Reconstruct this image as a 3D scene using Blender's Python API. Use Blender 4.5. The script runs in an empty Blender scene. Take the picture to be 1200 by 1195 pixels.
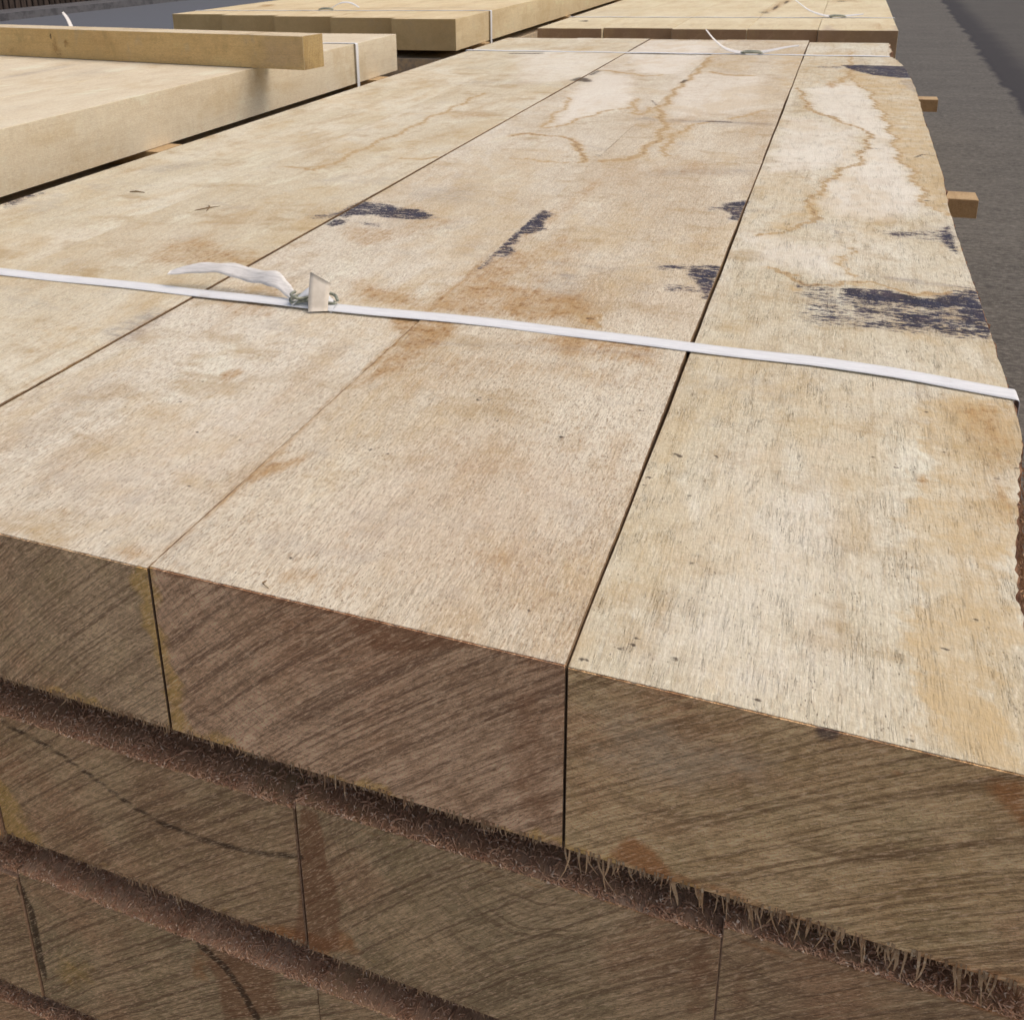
import bpy, math, random
import numpy as np
from mathutils import Matrix, Vector
random.seed(7); RNG = np.random.default_rng(7)
S = 0.38                      # metres per survey unit (camera height above the stack top)
GZ = 3.25                     # ground is this many units below the camera
scn = bpy.context.scene
col = scn.collection

# ------------------------------------------------------------------ camera
AX = np.array([0.93106, 0.09600, -0.35205]); AY = None
_c = np.array([515.0, 332.0]); _vy = np.array([1002.0, -89.0]) - _c; _vx = np.array([-2580.0, 12.0]) - _c
FPX = math.sqrt(-float(_vy @ _vx))
AY = np.array([_vy[0], _vy[1], FPX]); AY /= np.linalg.norm(AY)
AX = -np.array([_vx[0], _vx[1], FPX]); AX /= np.linalg.norm(AX)
AZ = np.cross(AX, AY)
cam_d = bpy.data.cameras.new('camera'); cam = bpy.data.objects.new('camera', cam_d); col.objects.link(cam)
R = Matrix(((AX[0], -AX[1], -AX[2]), (AY[0], -AY[1], -AY[2]), (AZ[0], -AZ[1], -AZ[2])))
cam.matrix_world = Matrix.Translation((0, 0, GZ * S)) @ R.to_4x4()
cam_d.sensor_fit = 'HORIZONTAL'; cam_d.sensor_width = 36.0
cam_d.lens = FPX / 1200 * 36.0
cam_d.shift_x = (600 - _c[0]) / 1200; cam_d.shift_y = -(597.5 - _c[1]) / 1200
cam_d.clip_start = 0.02; cam_d.clip_end = 400
cam_d.dof.use_dof = True; cam_d.dof.focus_distance = 0.80; cam_d.dof.aperture_fstop = 40.0
scn.camera = cam
# ------------------------------------------------------------------ sky, sun, exposure
SUN_EL, SUN_AZ = math.radians(60), math.radians(72)
w = bpy.data.worlds.new('World'); scn.world = w; w.use_nodes = True
sky = w.node_tree.nodes.new('ShaderNodeTexSky'); sky.sky_type = 'NISHITA'; sky.sun_disc = False
sky.sun_elevation = SUN_EL; sky.sun_rotation = SUN_AZ; sky.dust_density = 8.0; sky.air_density = 1.0; sky.ozone_density = 0.4
bg = w.node_tree.nodes['Background']; bg.inputs['Strength'].default_value = 0.15
w.node_tree.links.new(sky.outputs[0], bg.inputs[0])
sl = bpy.data.lights.new('sun', 'SUN'); sl.energy = 0.5; sl.angle = math.radians(80); sl.color = (1.0, 0.955, 0.89)
sun = bpy.data.objects.new('sun', sl); col.objects.link(sun)
sd = Vector((math.sin(SUN_AZ) * math.cos(SUN_EL), math.cos(SUN_AZ) * math.cos(SUN_EL), math.sin(SUN_EL)))
sun.rotation_euler = sd.to_track_quat('Z', 'Y').to_euler()
scn.view_settings.view_transform = 'Standard'; scn.view_settings.look = 'None'
scn.view_settings.gamma = 1.0; scn.view_settings.use_curve_mapping = False
scn.view_settings.exposure = -0.24
scn.render.engine = 'CYCLES'

# ------------------------------------------------------------------ measuring helpers (survey units -> metres)
def W(x, y, z): return (x * S, y * S, (z + GZ) * S)
def ray(u, v):
    d = np.array([u - _c[0], v - _c[1], FPX]); return np.array([d @ AX, d @ AY, d @ AZ])
def onz(u, v, z=-1.0): r = ray(u, v); return r * (z / r[2])
def ony(u, v, y): r = ray(u, v); return r * (y / r[1])
def onx(u, v, x): r = ray(u, v); return r * (x / r[0])

# ------------------------------------------------------------------ object helpers
def tag(o, label=None, cat=None, group=None, kind=None):
    if label: o['label'] = label
    if cat: o['category'] = cat
    if group: o['group'] = group
    if kind: o['kind'] = kind
    return o
def empty(name, loc=(0, 0, 0)):
    o = bpy.data.objects.new(name, None); o.location = loc; o.empty_display_size = .05; col.objects.link(o); return o
def mesh_obj(name, verts, faces, mats, parent=None, midx=None, smooth=False, origin=None, attrs=None):
    me = bpy.data.meshes.new(name)
    v = np.asarray(verts, float)
    if origin is None:
        origin = np.array([v[:, 0].mean(), v[:, 1].mean(), v[:, 2].min()]) if parent is None else np.zeros(3)
    origin = np.asarray(origin, float)
    if parent is not None:
        origin = origin + np.array(parent.location) * 0
    me.from_pydata((v - origin).tolist(), [], faces)
    for m in (mats if isinstance(mats, (list, tuple)) else [mats]): me.materials.append(m)
    if midx is not None: me.polygons.foreach_set('material_index', np.asarray(midx, dtype=np.int32))
    if smooth: me.polygons.foreach_set('use_smooth', np.ones(len(me.polygons), dtype=bool))
    if attrs:
        for k, a in attrs.items():
            at = me.color_attributes.new(k, 'FLOAT_COLOR', 'POINT')
            at.data.foreach_set('color', np.asarray(a, dtype=np.float32).ravel())
    me.update()
    o = bpy.data.objects.new(name, me); col.objects.link(o); o.location = origin
    if parent is not None:
        o.parent = parent
        # keep the world place: the parent sits at its own location
        o.matrix_parent_inverse = Matrix.Translation(parent.location).inverted()
    return o

# ------------------------------------------------------------------ shader helper
class SH:
    def __init__(s, name):
        s.m = bpy.data.materials.new(name); s.m.use_nodes = True; s.t = s.m.node_tree
        s.b = s.t.nodes['Principled BSDF']; s.b.inputs['Specular IOR Level'].default_value = 0.25
    def link(s, a, b): s.t.links.new(a, b)
    def put(s, sock, v):
        if hasattr(v, 'is_output'): s.link(v, sock)
        elif isinstance(v, (tuple, list)):
            n = len(sock.default_value) if hasattr(sock.default_value, '__len__') else 1
            v = tuple(v)
            if n == 4 and len(v) == 3: v = v + (1,)
            sock.default_value = v
        else: sock.default_value = v
    def node(s, ty, **kw):
        n = s.t.nodes.new(ty)
        for k, v in kw.items(): setattr(n, k, v)
        return n
    def obj(s): return s.node('ShaderNodeTexCoord').outputs['Object']
    def vmap(s, v, scale=(1, 1, 1), loc=(0, 0, 0), rot=(0, 0, 0)):
        n = s.node('ShaderNodeMapping'); s.put(n.inputs[0], v); n.inputs['Location'].default_value = loc
        n.inputs['Rotation'].default_value = rot; n.inputs['Scale'].default_value = scale; return n.outputs[0]
    def noise(s, v, scale=1.0, detail=3, rough=.55, dist=0.0, lac=2.0):
        n = s.node('ShaderNodeTexNoise'); s.put(n.inputs['Vector'], v); n.inputs['Scale'].default_value = scale
        n.inputs['Detail'].default_value = detail; n.inputs['Roughness'].default_value = rough
        n.inputs['Distortion'].default_value = dist; return n.outputs['Fac']
    def vor(s, v, scale=1.0, feature='F1', out='Distance', rnd=1.0):
        n = s.node('ShaderNodeTexVoronoi', feature=feature); s.put(n.inputs['Vector'], v)
        n.inputs['Scale'].default_value = scale; n.inputs['Randomness'].default_value = rnd; return n.outputs[out]
    def ma(s, op, a, b=0.0, c=None, clamp=False):
        n = s.node('ShaderNodeMath', operation=op, use_clamp=clamp); s.put(n.inputs[0], a); s.put(n.inputs[1], b)
        if c is not None: s.put(n.inputs[2], c)
        return n.outputs[0]
    def ss(s, v, a, b, lo=0.0, hi=1.0):
        n = s.node('ShaderNodeMapRange', interpolation_type='SMOOTHSTEP')
        s.put(n.inputs['Value'], v)
        for i, x in zip((1, 2, 3, 4), (a, b, lo, hi)): n.inputs[i].default_value = x
        return n.outputs[0]
    def mix(s, f, a, b, mode='MIX'):
        n = s.node('ShaderNodeMix', data_type='RGBA', blend_type=mode)
        s.put(n.inputs[0], f); s.put(n.inputs[6], a); s.put(n.inputs[7], b); return n.outputs[2]
    def attr(s, name):
        n = s.node('ShaderNodeAttribute', attribute_name=name); sp = s.node('ShaderNodeSeparateColor')
        s.link(n.outputs['Color'], sp.inputs[0]); return list(sp.outputs) + [n.outputs['Alpha']]
    def sep(s, v):
        n = s.node('ShaderNodeSeparateXYZ'); s.put(n.inputs[0], v); return n.outputs
    def comb(s, x, y, z):
        n = s.node('ShaderNodeCombineXYZ'); s.put(n.inputs[0], x); s.put(n.inputs[1], y); s.put(n.inputs[2], z); return n.outputs[0]
    def bump(s, h, strength=.5, dist=.001, nrm=None):
        n = s.node('ShaderNodeBump'); n.inputs['Strength'].default_value = strength; n.inputs['Distance'].default_value = dist
        s.put(n.inputs['Height'], h)
        if nrm is not None: s.link(nrm, n.inputs['Normal'])
        return n.outputs[0]
    def done(s, colr, rough=.85, nrm=None):
        s.put(s.b.inputs['Base Color'], colr); s.put(s.b.inputs['Roughness'], rough)
        if nrm is not None: s.link(nrm, s.b.inputs['Normal'])
        return s.m

def sawn_wood(name, seed=0, c1=(.62, .50, .345), c2=(.52, .385, .245), c3=(.50, .36, .26), fleck=.5, crack=.2, paint=True, grain=.5, fuzz=1.0, speck=1.0):
    """Long-grain sawn face. Grain runs along Y. Reads stain masks from two colour attributes."""
    s = SH(name); p = s.vmap(s.obj(), loc=(seed * 3.17, seed * 1.31, seed * .77))
    lo = s.noise(s.vmap(p, (5, 2.2, 5)), 1, 4, .6)
    lo2 = s.noise(s.vmap(p, (14, 5, 14), (4, 1, 2)), 1, 4, .65)
    c = s.mix(s.ss(lo, .38, .60), c1, c2)
    c = s.mix(s.ss(lo2, .50, .70, 0, .75), c, c3); c = s.mix(s.ss(lo2, .44, .30, 0, .55), c, tuple(min(.82, x * 1.16 + .02) for x in c1))
    # fine grain lines along the board
    g1 = s.noise(s.vmap(p, (420, 22, 420)), 1, 4, .7)
    g2 = s.noise(s.vmap(p, (140, 5, 140), (9, 3, 1)), 1, 3, .6)
    dk = tuple(x * y for x, y in zip(c3, (.62, .52, .42)))
    c = s.mix(s.ss(g1, .50, .78, 0, .55 * grain), c, dk)
    c = s.mix(s.ss(g2, .50, .75, 0, .5 * grain), c, dk)
    # short flecks (ray figure, torn fibres)
    f1 = s.noise(s.vmap(p, (470, 120, 470), (3, 8, 5), (0, 0, .10)), 1, 3, .6)
    f2 = s.noise(s.vmap(p, (760, 240, 760), (1, 2, 9)), 1, 2, .6)
    patch = s.ss(s.noise(p, 11, 3, .6), .38, .60, .35, 1)
    fm = s.ma('MULTIPLY', s.ss(f1, .53, .64), patch)
    c = s.mix(s.ma('MULTIPLY', fm, .58 * fleck), c, (.38, .255, .155))
    c = s.mix(s.ma('MULTIPLY', s.ss(f2, .57, .68), .60 * fleck), c, (.23, .14, .085))
    c = s.mix(s.ma('MULTIPLY', s.ss(f2, .43, .30), .35), c, tuple(min(1, x * 1.28) for x in c1))
    # mottled torn surface
    mo = s.noise(s.vmap(p, (620, 130, 620), (8, 4, 3)), 1, 4, .7)
    mo2 = s.noise(s.vmap(p, (95, 60, 95), (1, 6, 3)), 1, 3, .6)
    c = s.mix(s.ma('MULTIPLY', s.ss(mo, .50, .68), .60 * fleck + .16 * fuzz), c, tuple(x * y for x, y in zip(c2, (.60, .56, .52))))
    c = s.mix(s.ma('MULTIPLY', s.ss(mo, .47, .36), .45), c, tuple(min(.84, x * 1.12 + .02) for x in c1))
    c = s.mix(s.ss(mo2, .52, .70, 0, .30), c, c3)
    # long hairline checks along the grain, gated into patches
    k1 = s.noise(s.vmap(p, (620, 22, 620), (7, 7, 7)), 1, 3, .62)
    kg = s.ss(s.noise(s.vmap(p, (90, 30, 90), (2, 0, 6)), 1, 3, .6), .46, .66)
    km = s.ma('MULTIPLY', s.ss(s.ma('ABSOLUTE', s.ma('SUBTRACT', k1, .5)), .016, .0), kg)
    c = s.mix(s.ma('MULTIPLY', km, crack), c, (.14, .095, .055))
    # specks of dirt and small pits
    v1 = s.vor(p, 150); sg = s.ss(s.noise(p, 23, 3, .6, 0), .52, .68)
    sm = s.ma('MULTIPLY', s.ss(v1, .13, .06), sg)
    v2 = s.vor(s.vmap(p, (1, .45, 1), (5, 5, 5)), 420); sm2 = s.ma('MULTIPLY', s.ss(v2, .24, .10), s.ss(s.noise(p, 40, 2, .6), .47, .60))
    c = s.mix(s.ma('MULTIPLY', s.ma('MAXIMUM', sm, sm2), .7 * speck), c, (.10, .065, .04))
    # soft handling dirt, broad
    d1 = s.noise(s.vmap(p, (9, 14, 9), (6, 2, 2)), 1, 6, .72)
    c = s.mix(s.ss(d1, .52, .70, 0, .55 * speck), c, (.39, .265, .12)); c = s.mix(s.ss(d1, .46, .30, 0, .35 * speck), c, (.42, .38, .33))
    if paint:
        nA = s.noise(p, 38, 5, .65); nB = s.noise(p, 150, 4, .7)
        nX = s.noise(s.vmap(p, (52, 210, 52), (1, 4, 2)), 1, 5, .74)      # kerf-wise: streaks across the board
        nX2 = s.noise(s.vmap(p, (170, 480, 170), (3, 1, 8)), 1, 3, .7)
        nY = s.noise(s.vmap(p, (230, 30, 230), (2, 2, 2)), 1, 4, .7)
        blue, rust, tan, grey = s.attr('stain_a'); line, white, dirt, pink = s.attr('stain_b')
        def soft(m, k, a, b, hi):
            t = s.ma('MULTIPLY', m, s.ma('ADD', s.ma('MULTIPLY', s.ma('SUBTRACT', nA, .5), k), 1.0))
            t = s.ma('ADD', t, s.ma('MULTIPLY', s.ma('SUBTRACT', nY, .5), s.ma('MULTIPLY', m, .9)))
            return s.ss(t, a, b, 0, hi)
        c = s.mix(soft(white, 1.6, .10, .75, .58), c, (.82, .785, .70))
        c = s.mix(soft(pink, 1.4, .1, .9, .30), c, (.58, .44, .33))
        oc = s.noise(s.vmap(p, (6.5, 3.4, 6.5), (3, 5, 1)), 1, 6, .62, .8)
        c = s.mix(s.ma('MULTIPLY', s.ss(oc, .50, .60), s.ss(nA, .30, .60, .06, .30)), c, (.55, .40, .19))
        # tan wet zones keep a crisp edge
        te = s.ma('ADD', tan, s.ma('MULTIPLY', s.ma('SUBTRACT', s.noise(p, 60, 5, .7), .5), .55))
        c = s.mix(s.ma('MULTIPLY', s.ss(te, .38, .52), s.ss(s.noise(p, 22, 5, .75), .32, .68, .15, .85)), c, (.57, .43, .235))
        rs = s.ma('MULTIPLY', s.ss(s.ma('ADD', rust, s.ma('MULTIPLY', s.ma('SUBTRACT', nY, .5), .9)), .18, .9), s.ss(nA, .3, .62, .35, 1))
        rs = s.ma('MULTIPLY', rs, s.ss(rust, .0, .25))
        c = s.mix(s.ma('MULTIPLY', rs, .85), c, (.43, .255, .095))
        c = s.mix(s.ma('MULTIPLY', s.ma('MULTIPLY', rs, s.ss(nB, .50, .62)), .75), c, (.24, .115, .035))
        gs = s.ma('MULTIPLY', s.ss(grey, .05, .9), s.ss(nX, .36, .66, .15, 1))
        c = s.mix(s.ma('MULTIPLY', gs, .62), c, (.22, .19, .19))
        wl = s.ma('ADD', line, s.ma('MULTIPLY', s.ma('SUBTRACT', s.noise(s.vmap(p, (220, 90, 220)), 1, 5, .8), .5), 1.1))
        c = s.mix(s.ma('MULTIPLY', s.ss(wl, .46, .76, 0, .78), s.ss(line, .0, .2)), c, (.44, .30, .145))
        c = s.mix(s.ma('MULTIPLY', s.ss(line, .0, .7, 0, .38), s.ss(nA, .3, .6)), c, (.55, .40, .21))
        wl2 = s.ss(wl, .80, .95, 0, .75); c = s.mix(s.ma('MULTIPLY', wl2, s.ss(nA, .38, .54)), c, (.22, .125, .055))
        # iron stain: blue-black, broken into streaks that follow the saw kerfs
        bt = s.ma('ADD', blue, s.ma('MULTIPLY', s.ma('SUBTRACT', nX, .5), 3.0))
        bt = s.ma('ADD', bt, s.ma('MULTIPLY', s.ma('SUBTRACT', nX2, .5), 2.4)); bt = s.ma('ADD', bt, s.ma('MULTIPLY', s.ma('SUBTRACT', nA, .5), .9))
        bm = s.ma('MULTIPLY', s.ss(bt, .48, .74), s.ss(blue, .0, .12))
        bcol = s.mix(s.ss(s.noise(p, 45, 3, .6), .42, .62), (.009, .014, .048), (.018, .016, .034))
        bcol = s.mix(s.ss(nX2, .54, .66, 0, .65), bcol, (.13, .12, .15)); bcol = s.mix(s.ss(s.noise(p, 18, 3, .6), .52, .68, 0, .5), bcol, (.085, .055, .075))
        c = s.mix(s.ma('MULTIPLY', s.ss(blue, .05, .6, 0, .35), s.ss(nX, .35, .6)), c, (.24, .20, .20))
        c = s.mix(s.ma('MULTIPLY', bm, .95), c, bcol)
        dm = s.ss(s.ma('ADD', dirt, s.ma('MULTIPLY', s.ma('SUBTRACT', s.noise(p, 260, 4, .7), .5), .7)), .46, .66)
        c = s.mix(s.ma('MULTIPLY', s.ma('MULTIPLY', dm, s.ss(dirt, 0, .2)), .85), c, (.055, .038, .028))
    h = s.ma('ADD', s.ma('MULTIPLY', f1, .8), s.ma('MULTIPLY', g1, .9))
    h = s.ma('ADD', h, s.ma('MULTIPLY', f2, .55))
    kerf = s.noise(s.vmap(p, (8, 330, 8), (0, 0, 0), (0, 0, .05)), 1, 3, .6)
    h = s.ma('ADD', h, s.ma('MULTIPLY', kerf, .5))
    h = s.ma('SUBTRACT', h, s.ma('MULTIPLY', km, crack))
    n = s.bump(h, .75 * fuzz, .0011)
    n = s.bump(s.noise(p, 30, 4, .6), .35 * fuzz, .004, n)
    return s.done(c, s.ss(g1, .3, .7, .72, .9), n)

def end_grain(name, seed=0, base=(.135, .10, .068), dark=(.062, .042, .028), light=(.20, .165, .12), gain=5.9, cen=(0, .78), ang=32, pith=(0, .3), ring=190, tint=(.10, .09, .05), tk=.35):
    """Sawn end of a beam: annual rings, blade marks, moisture stains; lives in the X-Z plane."""
    s = SH(name); p0 = s.obj(); p = s.vmap(p0, loc=(seed * 2.1, seed * .7, seed * 1.9))
    G_ = lambda q: tuple(v * gain * k for v, k in zip(q, (1.0, .84, .66) if gain > 2 else (1, 1, 1)))
    base, dark, light, tint = G_(base), G_(dark), G_(light), G_(tint)
    a = math.radians(ang)
    x, y, z = s.sep(p0); x = s.ma('SUBTRACT', x, cen[0]); z = s.ma('SUBTRACT', z, cen[1])
    warp = s.noise(p, 9, 3, .55)
    dx = s.ma('SUBTRACT', x, pith[0]); dz = s.ma('SUBTRACT', z, pith[1])
    r = s.ma('SQRT', s.ma('ADD', s.ma('MULTIPLY', dx, dx), s.ma('MULTIPLY', dz, dz)))
    r = s.ma('ADD', r, s.ma('MULTIPLY', warp, .05))
    rn = s.noise(s.comb(s.ma('MULTIPLY', r, ring), 0.0, 0.0), 1, 2, .5)
    # saw marks: coordinate across the blade direction
    xr = s.ma('ADD', s.ma('MULTIPLY', x, -math.sin(a)), s.ma('MULTIPLY', z, math.cos(a)))
    xl = s.ma('ADD', s.ma('MULTIPLY', x, math.cos(a)), s.ma('MULTIPLY', z, math.sin(a)))
    bow = s.ma('ADD', s.ma('MULTIPLY', s.ma('MULTIPLY', xl, xl), .25), s.ma('MULTIPLY', s.ma('SUBTRACT', warp, .5), .006))
    xr = s.ma('ADD', xr, bow)
    sw = s.noise(s.comb(s.ma('MULTIPLY', xr, 360), s.ma('MULTIPLY', xl, 5), seed * 1.3), 1, 3, .6)
    swb = s.noise(s.comb(s.ma('MULTIPLY', xr, 60), s.ma('MULTIPLY', xl, 6), seed * 4.3), 1, 3, .6)
    sw2 = s.noise(s.comb(s.ma('MULTIPLY', xr, 430), s.ma('MULTIPLY', xl, 26), seed * 2.3), 1, 3, .65)
    fine = s.noise(s.comb(s.ma('MULTIPLY', r, 900), s.ma('MULTIPLY', xl, 160), seed), 1, 2, .6)
    pore = s.noise(p, 900, 2, .6)
    lo = s.noise(p, 13, 4, .6)
    c = s.mix(s.ss(lo, .38, .64), base, light)
    c = s.mix(s.ss(s.noise(p, 21, 4, .65), .45, .66, 0, tk), c, tint)
    c = s.mix(s.ss(rn, .47, .60, 0, .26), c, dark); c = s.mix(s.ss(s.noise(p, 6, 4, .65), .48, .62, 0, .55), c, G_((.135, .082, .055)))
    c = s.mix(s.ss(sw, .50, .64, 0, .70), c, dark); c = s.mix(s.ss(swb, .50, .70, 0, .28), c, dark)
    c = s.mix(s.ss(sw, .46, .36, 0, .60), c, light)
    c = s.mix(s.ss(sw2, .48, .70, 0, .45), c, dark)
    c = s.mix(s.ss(fine, .5, .7, 0, .30), c, dark)
    ringl = s.noise(s.comb(s.ma('MULTIPLY', r, 95), 0.0, 0.0), 1, 1, .5)
    c = s.mix(s.ma('MULTIPLY', s.ss(s.ma('ABSOLUTE', s.ma('SUBTRACT', ringl, .5)), .016, .0), s.ss(s.noise(p, 16, 2, .5), .42, .7, 0, .55)), c, dark)
    c = s.mix(s.ss(pore, .56, .72, 0, .45), c, tuple(q * .6 for q in dark))
    c = s.mix(s.ss(pore, .42, .28, 0, .25), c, tuple(q * 1.25 for q in light))
    blue, rust, tan, grey = s.attr('stain_a'); line, white, dirt, pink = s.attr('stain_b')
    nA = s.noise(p, 60, 5, .7)
    nn = s.ma('MULTIPLY', s.ma('SUBTRACT', nA, .5), .9)
    c = s.mix(s.ma('MULTIPLY', s.ss(s.ma('ADD', tan, nn), .2, .8, 0, .6), s.ss(tan, 0, .2)), c, G_((.17, .125, .042)))
    c = s.mix(s.ma('MULTIPLY', s.ss(s.ma('ADD', grey, nn), .2, .8, 0, .6), s.ss(grey, 0, .2)), c, G_((.16, .15, .125)))
    c = s.mix(s.ma('MULTIPLY', s.ss(s.ma('ADD', rust, nn), .3, .8, 0, .85), s.ss(rust, 0, .2)), c, G_((.115, .058, .026)))
    c = s.mix(s.ma('MULTIPLY', s.ss(s.ma('ADD', pink, nn), .3, .8, 0, .65), s.ss(pink, 0, .2)), c, G_((.070, .036, .021)))
    c = s.mix(s.ma('MULTIPLY', s.ss(s.ma('ADD', blue, nn), .3, .7, 0, .8), s.ss(blue, 0, .2)), c, G_((.025, .022, .026)))
    c = s.mix(s.ma('MULTIPLY', s.ss(s.ma('ADD', dirt, s.ma('MULTIPLY', nn, .25)), .58, .80, 0, .8), s.ss(dirt, 0, .2)), c, (.045, .028, .018))
    lump = s.noise(s.comb(s.ma('MULTIPLY', xr, 900), s.ma('MULTIPLY', xl, 150), seed * .3), 1, 3, .65)
    c = s.mix(s.ss(lump, .52, .68, 0, .50), c, G_((.045, .028, .017)))
    c = s.mix(s.ss(lump, .47, .34, 0, .42), c, G_((.27, .225, .175)))
    h = s.ma('ADD', s.ma('MULTIPLY', sw, .8), s.ma('MULTIPLY', sw2, .7))
    h = s.ma('ADD', h, s.ma('MULTIPLY', lump, .6))
    h = s.ma('ADD', h, s.ma('ADD', s.ma('MULTIPLY', fine, .35), s.ma('MULTIPLY', pore, .35)))
    n = s.bump(h, .85, .0016)
    return s.done(c, .78, n)

# ------------------------------------------------------------------ stain painter
def segdist(P, A, B):
    d = B - A; t = np.clip(((P - A) @ d) / max(d @ d, 1e-12), 0, 1)
    return np.linalg.norm(P - A - t[:, None] * d, axis=1)
def polydist(P, V, closed=True):
    n = len(V); best = np.full(len(P), 1e9)
    for i in range(n if closed else n - 1): best = np.minimum(best, segdist(P, V[i], V[(i + 1) % n]))
    if not closed: return best
    ins = np.zeros(len(P), bool)
    for i in range(n):
        a, b = V[i], V[(i + 1) % n]
        cond = ((a[1] > P[:, 1]) != (b[1] > P[:, 1]))
        xx = (b[0] - a[0]) * (P[:, 1] - a[1]) / (b[1] - a[1] + 1e-12) + a[0]
        ins ^= cond & (P[:, 0] < xx)
    return np.where(ins, best, -best)
CH = dict(blue=(0, 0), rust=(0, 1), tan=(0, 2), grey=(0, 3), line=(1, 0), white=(1, 1), dirt=(1, 2), pink=(1, 3))
def paint(P, marks):
    """P: points (metres, 2D). marks: (channel, 'a'rea/'l'ine, vertices 2D, softness, strength)."""
    A = np.zeros((len(P), 4)); B = np.zeros((len(P), 4)); P0 = P
    w1 = np.stack([np.sin(P[:, 1] * 190 + 3 * np.sin(P[:, 0] * 70)) + .7 * np.sin(P[:, 1] * 410 + P[:, 0] * 260), np.sin(P[:, 0] * 170 + 2.5 * np.sin(P[:, 1] * 60)) + .7 * np.sin(P[:, 0] * 390 - P[:, 1] * 210)], -1)
    PW = P + w1 * .0030 + np.stack([np.sin(P[:, 1] * 47 + P[:, 0] * 31), np.sin(P[:, 0] * 53 - P[:, 1] * 37)], -1) * .006
    for ch, kind, V, soft, st in marks:
        P = PW if ch in ('line', 'tan', 'white') else P0
        V = np.asarray(V); lo = V.min(0) - soft * 1.5; hi = V.max(0) + soft * 1.5
        k = np.where((P[:, 0] > lo[0]) & (P[:, 0] < hi[0]) & (P[:, 1] > lo[1]) & (P[:, 1] < hi[1]))[0]
        if not len(k): continue
        if kind == 'l' and ch == 'line': soft = max(.009, soft * .72)
        if kind == 'l' and ch == 'dirt': soft = max(soft, .0048)
        if kind == 'a': m = np.clip(.5 + polydist(P[k], V) / soft, 0, 1)
        else: m = np.clip(1 - polydist(P[k], V, False) / soft, 0, 1)
        t, j = CH[ch]; T = (A, B)[t]
        T[k, j] = np.maximum(T[k, j], m * st)
    return A, B
def T(ch, kind, px, soft, st, o=(0, 0), sc=1.0):
    """A mark surveyed on the top faces of the main stack."""
    V = [onz(o[0] + u / sc, o[1] + v / sc)[:2] * S for u, v in px]
    return (ch, kind, V, soft, st)
def F(ch, kind, px, soft, st, y=1.156):
    V = [(lambda q: (q[0] * S, (q[2] + GZ) * S))(ony(u, v, y)) for u, v in px]
    if ch == 'dirt': soft = max(soft * 1.6, .0125)
    return (ch, kind, V, soft, st)

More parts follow.
